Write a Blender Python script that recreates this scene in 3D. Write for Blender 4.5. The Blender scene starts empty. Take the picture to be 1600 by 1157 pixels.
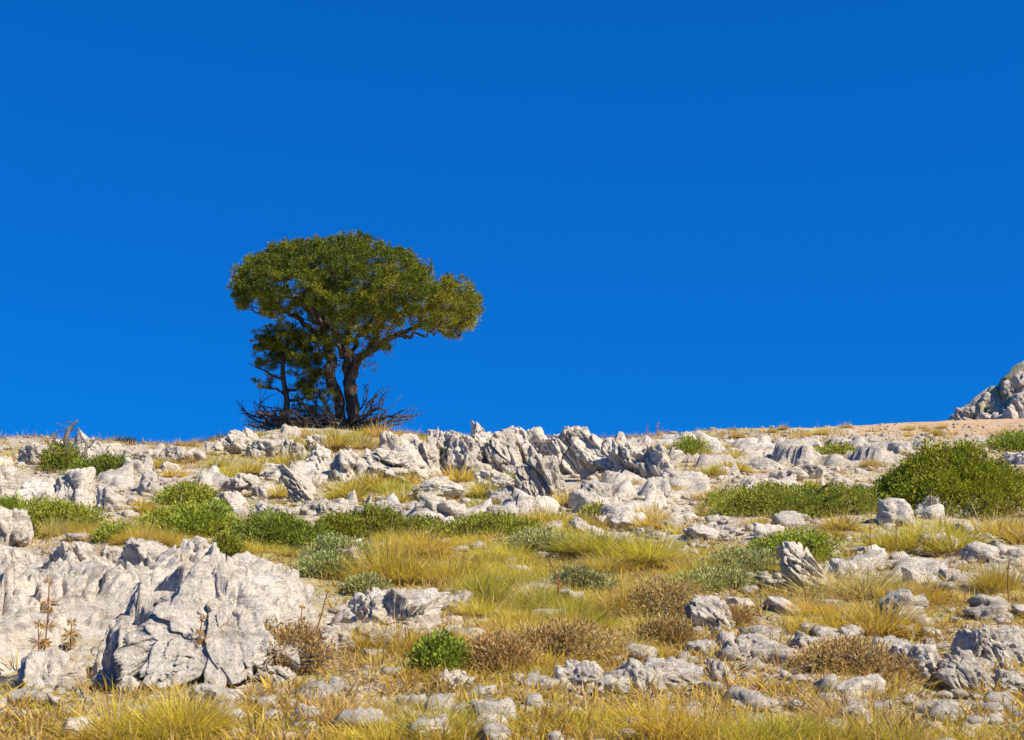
import bpy, math, random
import numpy as np
from mathutils import Vector

# ------------------------------------------------------------------ camera, sky, sun, exposure
scene = bpy.context.scene
COL = scene.collection
EYE = 1.6
FPX = 2222.2                      # focal length in pixels of the 1600 px wide photograph (50 mm)
PITCH = math.atan(321.5 / FPX)

cam_data = bpy.data.cameras.new('camera')
cam_data.lens = 50.0
cam_data.sensor_width = 36.0
cam_data.clip_end = 3000.0
cam = bpy.data.objects.new('camera', cam_data)
cam.location = (0, 0, EYE)
cam.rotation_euler = (math.radians(90) + PITCH, 0, 0)
COL.objects.link(cam)
scene.camera = cam

SUN_DIR = Vector((0.84, -0.50, 0.98)).normalized()     # towards the sun: right, a little behind the camera
world = bpy.data.worlds.new('World')
scene.world = world
world.use_nodes = True
wn = world.node_tree
wn.nodes.clear()
w_out = wn.nodes.new('ShaderNodeOutputWorld')
w_bg = wn.nodes.new('ShaderNodeBackground')
w_gm = wn.nodes.new('ShaderNodeGamma')            # the photograph's polarised, evenly deep blue sky
w_gm.inputs['Gamma'].default_value = 0.42
w_mul = wn.nodes.new('ShaderNodeMix')
w_mul.data_type = 'RGBA'
w_mul.blend_type = 'MULTIPLY'
w_mul.inputs[0].default_value = 1.0
w_mul.inputs[7].default_value = (0.018, 0.80, 2.55, 1)
w_sky = wn.nodes.new('ShaderNodeTexSky')
w_sky.sky_type = 'NISHITA'
w_sky.sun_disc = False
w_sky.sun_elevation = math.asin(SUN_DIR.z)
w_sky.sun_rotation = math.atan2(SUN_DIR.x, SUN_DIR.y)
w_sky.altitude = 1800
w_sky.air_density = 1.0
w_sky.dust_density = 0.0
w_sky.ozone_density = 4.0
w_bg.inputs['Strength'].default_value = 0.083
wn.links.new(w_sky.outputs[0], w_gm.inputs['Color'])
wn.links.new(w_gm.outputs[0], w_mul.inputs[6])
wn.links.new(w_mul.outputs[2], w_bg.inputs['Color'])
wn.links.new(w_bg.outputs[0], w_out.inputs['Surface'])

sun_data = bpy.data.lights.new('sun', 'SUN')
sun_data.energy = 5.0
sun_data.angle = math.radians(0.53)
sun_data.color = (1.0, 0.925, 0.80)
sun = bpy.data.objects.new('sun', sun_data)
sun.rotation_euler = SUN_DIR.to_track_quat('Z', 'Y').to_euler()
sun.location = (30, -20, 40)
COL.objects.link(sun)

scene.view_settings.view_transform = 'Standard'
scene.view_settings.look = 'None'
scene.view_settings.exposure = 0.58
scene.view_settings.gamma = 1.0
scene.view_settings.use_curve_mapping = False
scene.render.engine = 'CYCLES'

rng = np.random.default_rng(7)
random.seed(7)

# ------------------------------------------------------------------ numpy noise
def _hash(ix, iy, iz, seed):
    h = (ix.astype(np.int64) * 374761393 + iy.astype(np.int64) * 668265263 + iz.astype(np.int64) * 2147483647 + seed * 974634777) & 0xFFFFFFFF
    h = ((h ^ (h >> 13)) * 1274126177) & 0xFFFFFFFF
    h = ((h ^ (h >> 16)) * 2246822519) & 0xFFFFFFFF
    h = h ^ (h >> 15)
    return (h & 0xFFFFFF) / float(0xFFFFFF)

def vnoise(p, seed=0):
    p = np.asarray(p, dtype=np.float64)
    i = np.floor(p).astype(np.int64)
    f = p - i
    u = f * f * f * (f * (f * 6 - 15) + 10)
    r = 0
    for dx in (0, 1):
        wx = u[:, 0] if dx else 1 - u[:, 0]
        for dy in (0, 1):
            wy = u[:, 1] if dy else 1 - u[:, 1]
            for dz in (0, 1):
                wz = u[:, 2] if dz else 1 - u[:, 2]
                r = r + wx * wy * wz * _hash(i[:, 0] + dx, i[:, 1] + dy, i[:, 2] + dz, seed)
    return r * 2 - 1

def fbm(p, octaves=4, seed=0, gain=0.5, ridged=False):
    p = np.asarray(p, dtype=np.float64)
    a, s, t = 1.0, 0, 0
    for k in range(octaves):
        n = vnoise(p * (2.03 ** k) + 17.3 * k, seed + k)
        if ridged:
            n = 1 - 2 * np.abs(n)
        s = s + a * n
        t += a
        a *= gain
    return s / t

def worley(p, seed=0, delta=False):
    p = np.asarray(p, dtype=np.float64)
    i = np.floor(p).astype(np.int64)
    f1 = np.full(len(p), 9.0)
    f2 = np.full(len(p), 9.0)
    cid = np.zeros(len(p))
    dl = np.zeros((len(p), 3))
    for dx in (-1, 0, 1):
        for dy in (-1, 0, 1):
            for dz in (-1, 0, 1):
                c = i + np.array([dx, dy, dz])
                o = np.stack([_hash(c[:, 0], c[:, 1], c[:, 2], seed + 11 * k) for k in range(3)], 1)
                d = np.linalg.norm(c + o - p, axis=1)
                r = _hash(c[:, 0], c[:, 1], c[:, 2], seed + 77)
                near = d < f1
                f2 = np.where(near, f1, np.minimum(f2, d))
                cid = np.where(near, r, cid)
                f1 = np.where(near, d, f1)
                if delta:
                    dl[near] = (p - c - o)[near]
    if delta:
        return f1, f2, cid, dl
    return f1, f2, cid

def chips(p, seed, step=1.0, tilt=0.9, gap=0.10, groove=0.5):
    """broken limestone: every joint-bounded piece has its own height and tilt, joints are open"""
    f1, f2, cid, dl = worley(p, seed, True)
    e = f2 - f1
    tx = np.sin(cid * 913.7) ; ty = np.sin(cid * 517.3 + 1) ; tz = np.sin(cid * 311.9 + 2)
    h = step * (cid - .5) + tilt * (dl[:, 0] * tx + dl[:, 1] * ty + dl[:, 2] * tz)
    return h * sstep(0, gap * .6, e) - groove * (1 - sstep(0, gap, e))

def sstep(a, b, x):
    t = np.clip((x - a) / (b - a), 0, 1)
    return t * t * (3 - 2 * t)

# ------------------------------------------------------------------ terrain height, pixel <-> place
SKY_PX = np.array([-600, 0, 130, 300, 420, 560, 700, 1000, 1100, 1250, 1400, 1600, 2200])
CREST = np.array([44, 43, 41, 38, 40.5, 41, 40, 42, 47, 54, 60, 66, 72.])

def crest_dist(x, y):
    px = 800 + FPX * x / np.maximum(y, 4.0)
    return np.interp(px, SKY_PX, CREST)

TREE_Y = 40.0

def H(x, y):
    x = np.asarray(x, dtype=np.float64)
    y = np.asarray(y, dtype=np.float64)
    x, y = np.broadcast_arrays(x, y)
    sh = x.shape
    x = x.ravel(); y = y.ravel()
    yc = crest_dist(x, y)
    over = np.maximum(y - (yc - 3.0), 0)
    z = 0.135 * np.minimum(y, yc + 3.0) - 0.135 * np.minimum(over, 6.0) ** 2 / 12.0
    z = z - 0.30 * np.maximum(y - yc - 3.0, 0) * sstep(0, 25, y - yc - 3.0)
    z = z + 0.0018 * np.minimum(np.maximum(-y, 0), 40) ** 2 * 0
    p = np.stack([x, y, np.zeros_like(x)], 1)
    amp = np.interp(y, [-10, 6, 14, 30, 60], [0.5, 0.6, 1.0, 1.2, 1.0])
    z = z + amp * (0.17 * fbm(p / 4.1 + 3.1, 3, 5) + 0.055 * fbm(p / 0.85 + 9.0, 3, 9))
    # little terraces across the slope
    t = (y + 1.6 * vnoise(p / 3.0, 31)) / 3.4
    z = z + amp * 0.10 * (sstep(0.62, 0.95, t - np.floor(t)) - (t - np.floor(t)))
    # knoll under the tree, rise under the crest outcrop
    z = z + 0.50 * np.exp(-(((x + 5.4) / 2.7) ** 2 + ((y - 39.6) / 3.2) ** 2))
    z = z + 0.25 * np.exp(-(((x - 0.5) / 4.0) ** 2 + ((y - 33.0) / 3.5) ** 2))
    # rise that carries the near left ledge
    z = z + 0.16 * np.exp(-(((x + 2.9) / 1.5) ** 2 + ((y - 10.6) / 1.6) ** 2))
    return z.reshape(sh)

CP, SP = math.cos(PITCH), math.sin(PITCH)

def ray(px, py):
    xc = (px - 800.0) / FPX
    yc = (578.5 - py) / FPX
    return np.array([xc, CP - yc * SP, SP + yc * CP])

_T = np.geomspace(4.0, 120.0, 700)
_U = np.linspace(-0.62, 0.62, 620)
_HC = H(_U[:, None] * _T[None, :], np.broadcast_to(_T[None, :], (len(_U), len(_T))))     # heights along every line of sight direction

def ground(px, py):
    d = ray(px, py)
    t = _T / d[1]
    f = np.clip((d[0] / d[1] - _U[0]) / (_U[1] - _U[0]), 0, len(_U) - 1.001)
    i = int(f)
    f -= i
    g = _HC[i] * (1 - f) + _HC[i + 1] * f
    s = EYE + d[2] * t - g
    k = np.nonzero(s < 0)[0]
    j = int(np.argmin(s)) if len(k) == 0 else max(int(k[0]), 1)
    q = t[j]
    if len(k):
        q = t[j - 1] + (t[j] - t[j - 1]) * s[j - 1] / (s[j - 1] - s[j] + 1e-9)
    return Vector((d[0] * q, d[1] * q, EYE + d[2] * q if len(k) else g[j]))

def at(px, py, Y):
    d = ray(px, py)
    t = Y / d[1]
    return Vector((d[0] * t, Y, EYE + d[2] * t))

def project(v):
    y = v[1] * CP + (v[2] - EYE) * SP
    z = -v[1] * SP + (v[2] - EYE) * CP
    return 800 + FPX * v[0] / y, 578.5 - FPX * z / y

# ------------------------------------------------------------------ mesh / object helpers
def mesh_from(name, verts, quads=None, tris=None, col=None, smooth=True):
    me = bpy.data.meshes.new(name)
    verts = np.asarray(verts, dtype=np.float32)
    parts = []
    starts = []
    n = 0
    for arr, k in ((quads, 4), (tris, 3)):
        if arr is not None and len(arr):
            arr = np.asarray(arr, dtype=np.int32)
            parts.append(arr.ravel())
            starts.append(n + np.arange(len(arr), dtype=np.int32) * k)
            n += arr.size
    loops = np.concatenate(parts)
    starts = np.concatenate(starts).astype(np.int32)
    me.vertices.add(len(verts))
    me.vertices.foreach_set('co', verts.ravel())
    me.loops.add(len(loops))
    me.loops.foreach_set('vertex_index', loops)
    me.polygons.add(len(starts))
    me.polygons.foreach_set('loop_start', starts)
    if smooth:
        me.polygons.foreach_set('use_smooth', np.ones(len(starts), dtype=bool))
    if col is not None:
        a = me.color_attributes.new('col', 'FLOAT_COLOR', 'POINT')
        c = np.ones((len(verts), 4), dtype=np.float32)
        c[:, :3] = col
        a.data.foreach_set('color', c.ravel())
    me.update(calc_edges=True)
    me.validate()
    return me

def obj(name, me, mat=None, parent=None, loc=(0, 0, 0)):
    o = bpy.data.objects.new(name, me)
    if mat is not None and me is not None and not me.materials:
        me.materials.append(mat)
    o.parent = parent
    o.location = loc
    COL.objects.link(o)
    return o

def empty(name, loc):
    o = bpy.data.objects.new(name, None)
    o.empty_display_size = 0.2
    o.location = loc
    COL.objects.link(o)
    return o

def tag(o, label, cat, group=None):
    o['label'] = label
    o['category'] = cat
    if group:
        o['group'] = group
    return o

class Soup:
    """collects vertices, quads, triangles and colours of one mesh"""
    def __init__(self):
        self.v, self.q, self.t, self.c, self.n = [], [], [], [], 0
    def add(self, v, q=None, t=None, c=None):
        v = np.asarray(v, dtype=np.float64)
        self.v.append(v)
        if q is not None and len(q):
            self.q.append(np.asarray(q) + self.n)
        if t is not None and len(t):
            self.t.append(np.asarray(t) + self.n)
        if c is not None:
            c = np.asarray(c, dtype=np.float64)
            self.c.append(np.broadcast_to(c, (len(v), 3)))
        self.n += len(v)
    def mesh(self, name, smooth=True):
        return mesh_from(name, np.concatenate(self.v),
                         np.concatenate(self.q) if self.q else None,
                         np.concatenate(self.t) if self.t else None,
                         np.concatenate(self.c) if self.c else None, smooth)

def tube(soup, pts, radii, sides=6, col=(0.5, 0.5, 0.5), rough=0.0, seed=0, flute=0.0):
    pts = np.asarray(pts, dtype=np.float64)
    n = len(pts)
    radii = np.asarray(radii, dtype=np.float64)
    tan = np.gradient(pts, axis=0)
    tan /= np.linalg.norm(tan, axis=1)[:, None] + 1e-9
    ref = np.array([0.31, 0.93, 0.2])
    u = np.cross(tan, ref)
    u /= np.linalg.norm(u, axis=1)[:, None] + 1e-9
    w = np.cross(tan, u)
    a = np.arange(sides) * 2 * math.pi / sides
    v = pts[:, None, :] + radii[:, None, None] * (np.cos(a)[None, :, None] * u[:, None, :] + np.sin(a)[None, :, None] * w[:, None, :])
    if rough:
        off = v - pts[:, None, :]
        k = 1 + rough * fbm(v.reshape(-1, 3) * 6.0, 3, seed).reshape(n, sides)
        if flute:
            k = k + flute * np.sin(a * 5 + np.linspace(0, 2.5, n)[:, None] + seed)
        v = pts[:, None, :] + off * k[:, :, None]
    v = np.concatenate([v.reshape(-1, 3), pts[-1:] + tan[-1:] * radii[-1]])
    i = np.arange(n - 1)[:, None] * sides
    j = np.arange(sides)[None, :]
    j2 = (j + 1) % sides
    q = np.stack([i + j, i + j2, i + sides + j2, i + sides + j], -1).reshape(-1, 4)
    b = (n - 1) * sides
    t = np.stack([b + np.arange(sides), b + (np.arange(sides) + 1) % sides, np.full(sides, n * sides)], 1)
    soup.add(v, q, t, np.broadcast_to(np.asarray(col), (len(v), 3)))

def curve(pts, n=20):
    """Catmull-Rom through points, any width of row"""
    p = np.asarray(pts, dtype=np.float64)
    p = np.concatenate([2 * p[:1] - p[1:2], p, 2 * p[-1:] - p[-2:-1]])
    m = len(p) - 3
    s = np.linspace(0, m - 1e-6, n)
    k = s.astype(int)
    t = (s - k)[:, None]
    a, b, c, d = p[k], p[k + 1], p[k + 2], p[k + 3]
    return 0.5 * (2 * b + (c - a) * t + (2 * a - 5 * b + 4 * c - d) * t ** 2 + (3 * b - a - 3 * c + d) * t ** 3)

# ------------------------------------------------------------------ materials
def new_mat(name):
    m = bpy.data.materials.new(name)
    m.use_nodes = True
    nt = m.node_tree
    nt.nodes.clear()
    out = nt.nodes.new('ShaderNodeOutputMaterial')
    return m, nt, out

def node(nt, kind, **kw):
    n = nt.nodes.new(kind)
    for k, v in kw.items():
        if k.startswith('i_'):
            key = k[2:].replace('_', ' ')
            n.inputs[key].default_value = v
        else:
            setattr(n, k, v)
    return n

def ramp(nt, src, stops):
    r = nt.nodes.new('ShaderNodeValToRGB')
    e = r.color_ramp.elements
    while len(e) < len(stops):
        e.new(0.5)
    for k, (p, c) in enumerate(stops):
        e[k].position = p
        e[k].color = (c[0], c[1], c[2], 1) if not isinstance(c, (int, float)) else (c, c, c, 1)
    nt.links.new(src, r.inputs['Fac'])
    return r.outputs['Color']

def mix(nt, fac, a, b, mode='MIX'):
    m = nt.nodes.new('ShaderNodeMix')
    m.data_type = 'RGBA'
    m.blend_type = mode
    for sock, val in ((m.inputs[0], fac), (m.inputs[6], a), (m.inputs[7], b)):
        if hasattr(val, 'is_output'):
            nt.links.new(val, sock)
        elif isinstance(val, (int, float)):
            sock.default_value = val
        else:
            sock.default_value = (val[0], val[1], val[2], 1)
    return m.outputs[2]

def rock_material(name, pale=(0.74, 0.66, 0.545), mid=(0.60, 0.52, 0.41), dark=(0.26, 0.22, 0.175), s=1.0, moss=0.0):
    m, nt, out = new_mat(name)
    L = nt.links
    tc = node(nt, 'ShaderNodeTexCoord')
    info = node(nt, 'ShaderNodeObjectInfo')
    geo = node(nt, 'ShaderNodeNewGeometry')
    pos = geo.outputs['Position']
    n1 = node(nt, 'ShaderNodeTexNoise', i_Scale=1.9 * s, i_Detail=7.0, i_Roughness=0.62)
    L.new(pos, n1.inputs['Vector'])
    base = ramp(nt, n1.outputs['Fac'], [(0.30, mid), (0.52, [(a + b) / 2 for a, b in zip(mid, pale)]), (0.68, pale)])
    # weathered dark grey films and lichens, with a shape of their own
    mp = node(nt, 'ShaderNodeMapping')
    mp.inputs['Scale'].default_value = (1.0, 1.0, 0.45)
    mp.inputs['Rotation'].default_value = (0.2, 0.45, 0.0)
    L.new(pos, mp.inputs['Vector'])
    n2 = node(nt, 'ShaderNodeTexNoise', i_Scale=6.5 * s, i_Detail=8.0, i_Roughness=0.72, i_Distortion=0.6)
    L.new(mp.outputs[0], n2.inputs['Vector'])
    f2 = ramp(nt, n2.outputs['Fac'], [(0.52, 0.0), (0.68, 0.62)])
    c = mix(nt, f2, base, dark)
    n3 = node(nt, 'ShaderNodeTexNoise', i_Scale=3.1 * s, i_Detail=5.0, i_Roughness=0.6)
    mp3 = node(nt, 'ShaderNodeMapping')
    mp3.inputs['Location'].default_value = (13.0, 4.0, 7.0)
    L.new(pos, mp3.inputs['Vector'])
    L.new(mp3.outputs[0], n3.inputs['Vector'])
    f3 = ramp(nt, n3.outputs['Fac'], [(0.56, 0.0), (0.74, 0.55)])
    c = mix(nt, f3, c, (0.42, 0.31, 0.19))
    v = node(nt, 'ShaderNodeTexVoronoi', i_Scale=34.0 * s)
    L.new(pos, v.inputs['Vector'])
    n4 = node(nt, 'ShaderNodeTexNoise', i_Scale=46.0 * s, i_Detail=4.0, i_Roughness=0.7)
    L.new(pos, n4.inputs['Vector'])
    f4 = ramp(nt, n4.outputs['Fac'], [(0.34, 0.66), (0.48, 1.0), (0.64, 1.12)])
    c = mix(nt, 0.8, c, f4, 'MULTIPLY')
    # joints filled with earth and black lichen
    nwj = node(nt, 'ShaderNodeTexNoise', i_Scale=2.6 * s, i_Detail=5.0, i_Roughness=0.65)
    L.new(pos, nwj.inputs['Vector'])
    wj = mix(nt, 0.45 / s, mp.outputs[0], nwj.outputs['Color'], 'ADD')
    for sc, wd, am in ((3.2 * s, 0.028, 0.7), (9.0 * s, 0.030, 0.4)):
        vj = node(nt, 'ShaderNodeTexVoronoi', i_Scale=sc, feature='DISTANCE_TO_EDGE')
        L.new(wj, vj.inputs['Vector'])
        fj = ramp(nt, vj.outputs['Distance'], [(0.0, am), (wd, 0.0)])
        gate = ramp(nt, nwj.outputs['Fac'], [(0.42, 0.0), (0.56, 1.0)])
        fj = mix(nt, 1.0, fj, gate, 'MULTIPLY')
        c = mix(nt, fj, c, (0.15, 0.115, 0.08))
    if moss:
        n5 = node(nt, 'ShaderNodeTexNoise', i_Scale=0.55 * s, i_Detail=6.0, i_Roughness=0.6)
        L.new(pos, n5.inputs['Vector'])
        f5 = ramp(nt, n5.outputs['Fac'], [(0.47, 0.0), (0.53, moss)])
        c = mix(nt, f5, c, (0.27, 0.26, 0.07))
    mpb = node(nt, 'ShaderNodeMapping')
    mpb.inputs['Rotation'].default_value = (0.25, 0.5, 0.3)
    mpb.inputs['Scale'].default_value = (1.2 * s, 1.2 * s, 8.5 * s)
    L.new(pos, mpb.inputs['Vector'])
    nbd = node(nt, 'ShaderNodeTexNoise', i_Scale=2.4, i_Detail=6.0, i_Roughness=0.6, i_Distortion=0.4)
    L.new(mpb.outputs[0], nbd.inputs['Vector'])
    fb = ramp(nt, nbd.outputs['Fac'], [(0.38, 0.5), (0.44, 0.0)])
    c = mix(nt, fb, c, (0.30, 0.245, 0.18))
    hv = node(nt, 'ShaderNodeHueSaturation')
    mr = node(nt, 'ShaderNodeMapRange')
    mr.inputs['To Min'].default_value = 0.80
    mr.inputs['To Max'].default_value = 1.08
    L.new(info.outputs['Random'], mr.inputs['Value'])
    L.new(mr.outputs[0], hv.inputs['Value'])
    L.new(c, hv.inputs['Color'])
    bs = node(nt, 'ShaderNodeBsdfPrincipled', i_Roughness=0.93)
    bs.inputs['Specular IOR Level'].default_value = 0.18
    L.new(hv.outputs[0], bs.inputs['Base Color'])
    # fine relief
    nb = node(nt, 'ShaderNodeTexNoise', i_Scale=13.0 * s, i_Detail=9.0, i_Roughness=0.72)
    L.new(mp.outputs[0], nb.inputs['Vector'])
    vb = node(nt, 'ShaderNodeTexVoronoi', i_Scale=11.0 * s, feature='DISTANCE_TO_EDGE')
    nw = node(nt, 'ShaderNodeTexNoise', i_Scale=5.0 * s, i_Detail=3.0)
    L.new(pos, nw.inputs['Vector'])
    wv = mix(nt, 0.28, pos, nw.outputs['Color'], 'ADD')
    L.new(wv, vb.inputs['Vector'])
    crack = ramp(nt, vb.outputs['Distance'], [(0.0, 0.0), (0.05, 1.0)])
    hm = mix(nt, 0.04, nb.outputs['Fac'], crack)
    hm = mix(nt, 0.35, hm, nbd.outputs['Fac'])
    bp = node(nt, 'ShaderNodeBump', i_Strength=1.0, i_Distance=0.085 / s)
    L.new(hm, bp.inputs['Height'])
    L.new(bp.outputs[0], bs.inputs['Normal'])
    L.new(bs.outputs[0], out.inputs['Surface'])
    return m

def leaf_material(name, trans=0.3, vary=0.12, rough=0.6):
    """colour comes from each leaf's or blade's own tint"""
    m, nt, out = new_mat(name)
    L = nt.links
    at_ = node(nt, 'ShaderNodeAttribute', attribute_name='col')
    info = node(nt, 'ShaderNodeObjectInfo')
    hv = node(nt, 'ShaderNodeHueSaturation')
    mr = node(nt, 'ShaderNodeMapRange')
    mr.inputs['To Min'].default_value = 1 - vary
    mr.inputs['To Max'].default_value = 1 + vary
    L.new(info.outputs['Random'], mr.inputs['Value'])
    L.new(mr.outputs[0], hv.inputs['Value'])
    mh = node(nt, 'ShaderNodeMapRange')
    mh.inputs['To Min'].default_value = 0.5 - vary * 0.14
    mh.inputs['To Max'].default_value = 0.5 + vary * 0.10
    mu = node(nt, 'ShaderNodeMath', operation='MULTIPLY')
    mu.inputs[1].default_value = 7.31
    fr = node(nt, 'ShaderNodeMath', operation='FRACT')
    L.new(info.outputs['Random'], mu.inputs[0])
    L.new(mu.outputs[0], fr.inputs[0])
    L.new(fr.outputs[0], mh.inputs['Value'])
    L.new(mh.outputs[0], hv.inputs['Hue'])
    L.new(at_.outputs['Color'], hv.inputs['Color'])
    d = node(nt, 'ShaderNodeBsdfPrincipled', i_Roughness=rough)
    d.inputs['Specular IOR Level'].default_value = 0.25
    t = node(nt, 'ShaderNodeBsdfTranslucent')
    mx = node(nt, 'ShaderNodeMixShader')
    mx.inputs[0].default_value = trans
    L.new(hv.outputs[0], d.inputs['Base Color'])
    L.new(hv.outputs[0], t.inputs['Color'])
    L.new(d.outputs[0], mx.inputs[1])
    L.new(t.outputs[0], mx.inputs[2])
    L.new(mx.outputs[0], out.inputs['Surface'])
    return m

def bark_material(name, a, b):
    m, nt, out = new_mat(name)
    L = nt.links
    geo = node(nt, 'ShaderNodeNewGeometry')
    mp = node(nt, 'ShaderNodeMapping')
    mp.inputs['Scale'].default_value = (1, 1, 0.22)
    L.new(geo.outputs['Position'], mp.inputs['Vector'])
    n = node(nt, 'ShaderNodeTexNoise', i_Scale=15.0, i_Detail=8.0, i_Roughness=0.75)
    L.new(mp.outputs[0], n.inputs['Vector'])
    c = ramp(nt, n.outputs['Fac'], [(0.40, a), (0.62, b)])
    bs = node(nt, 'ShaderNodeBsdfPrincipled', i_Roughness=0.9)
    bs.inputs['Specular IOR Level'].default_value = 0.15
    L.new(c, bs.inputs['Base Color'])
    bp = node(nt, 'ShaderNodeBump', i_Strength=1.0, i_Distance=0.12)
    L.new(n.outputs['Fac'], bp.inputs['Height'])
    L.new(bp.outputs[0], bs.inputs['Normal'])
    L.new(bs.outputs[0], out.inputs['Surface'])
    return m

def ground_material():
    m, nt, out = new_mat('hillside_soil')
    L = nt.links
    geo = node(nt, 'ShaderNodeNewGeometry')
    pos = geo.outputs['Position']
    at_ = node(nt, 'ShaderNodeAttribute', attribute_name='col')
    n1 = node(nt, 'ShaderNodeTexNoise', i_Scale=9.0, i_Detail=8.0, i_Roughness=0.7)
    L.new(pos, n1.inputs['Vector'])
    f1 = ramp(nt, n1.outputs['Fac'], [(0.35, 0.70), (0.65, 1.18)])
    c = mix(nt, 1.0, at_.outputs['Color'], f1, 'MULTIPLY')
    # embedded stone chips
    v = node(nt, 'ShaderNodeTexVoronoi', i_Scale=11.0)
    L.new(pos, v.inputs['Vector'])
    n2 = node(nt, 'ShaderNodeTexNoise', i_Scale=1.6, i_Detail=4.0)
    L.new(pos, n2.inputs['Vector'])
    sep = node(nt, 'ShaderNodeSeparateColor')
    L.new(v.outputs['Color'], sep.inputs[0])
    add = node(nt, 'ShaderNodeMath', operation='ADD')
    L.new(sep.outputs[0], add.inputs[0])
    L.new(n2.outputs['Fac'], add.inputs[1])
    pick = ramp(nt, add.outputs[0], [(0.92, 0.0), (0.97, 0.8)])
    edge = ramp(nt, v.outputs['Distance'], [(0.34, 1.0), (0.44, 0.0)])
    f = mix(nt, 1.0, pick, edge, 'MULTIPLY')
    c = mix(nt, f, c, (0.50, 0.46, 0.40))
    bs = node(nt, 'ShaderNodeBsdfPrincipled', i_Roughness=0.95)
    bs.inputs['Specular IOR Level'].default_value = 0.1
    L.new(c, bs.inputs['Base Color'])
    h = mix(nt, 0.5, n1.outputs['Fac'], edge, 'ADD')
    bp = node(nt, 'ShaderNodeBump', i_Strength=0.8, i_Distance=0.05)
    L.new(h, bp.inputs['Height'])
    L.new(bp.outputs[0], bs.inputs['Normal'])
    L.new(bs.outputs[0], out.inputs['Surface'])
    return m

M_ROCK = rock_material('limestone')
M_ROCK_GREY = rock_material('grey_limestone', (0.73, 0.66, 0.55), (0.57, 0.50, 0.41), (0.22, 0.19, 0.155))
M_ROCK_FAR = rock_material('far_limestone', (0.72, 0.64, 0.52), (0.58, 0.50, 0.40), (0.2, 0.185, 0.17), 0.5)
M_HILL = rock_material('rocky_hill', (0.72, 0.64, 0.52), (0.58, 0.50, 0.40), (0.24, 0.21, 0.175), 0.45, moss=0.65)
M_SOIL = ground_material()
M_GRASS = leaf_material('grass_blades', 0.45, 0.14, 0.55)
M_LEAF = leaf_material('shrub_leaves', 0.25, 0.10, 0.6)
M_CROWN = leaf_material('juniper_foliage', 0.22, 0.05, 0.65)
M_BARK = bark_material('juniper_bark', (0.045, 0.034, 0.026), (0.25, 0.19, 0.14))
M_DEAD = bark_material('dead_wood', (0.16, 0.125, 0.095), (0.42, 0.36, 0.295))

# ------------------------------------------------------------------ zones seen in the photograph (pixel space), used for density and soil colour
STONE_Z = [(1100, 765, 260, 85, 1), (1050, 835, 190, 34, 1), (1450, 890, 260, 45, .8), (1300, 1010, 330, 60, .6), (130, 755, 200, 60, .7),
           (450, 775, 120, 40, .7), (700, 790, 190, 35, .8), (960, 725, 240, 38, 1), (1270, 705, 240, 26, 1), (1150, 1000, 150, 60, .7),
           (450, 1130, 500, 50, .3), (610, 960, 140, 60, .5), (1500, 785, 160, 32, .9), (1350, 860, 160, 30, .7), (1350, 1120, 350, 40, .35)]
GRASS_Z = [(800, 900, 330, 80, 1), (560, 765, 140, 50, .8), (1350, 955, 230, 60, .8), (870, 800, 110, 34, .6), (800, 1010, 350, 60, 1),
           (1450, 845, 160, 34, .8), (400, 725, 110, 40, .8), (1150, 720, 200, 25, .5), (1100, 870, 160, 40, 1), (350, 800, 160, 40, .8),
           (1300, 1110, 400, 40, .3), (700, 1120, 450, 50, .7), (60, 715, 90, 25, .6), (1540, 930, 140, 50, .8), (800, 1180, 1200, 50, .8), (470, 1060, 90, 40, .8)]

def zone(zs, px, py, base):
    r = base
    for cx, cy, rx, ry, w in zs:
        d = ((px - cx) / rx) ** 2 + ((py - cy) / ry) ** 2
        r = np.maximum(r, w * np.clip(1.35 - d, 0, 1))
    return r

def in_ledge(px, py):
    top = np.interp(px, [-400, 0, 100, 250, 400, 470, 510, 530], [872, 872, 872, 872, 875, 890, 920, 1000])
    return (px < 525) & (py > top) & (py < 1070)

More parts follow.
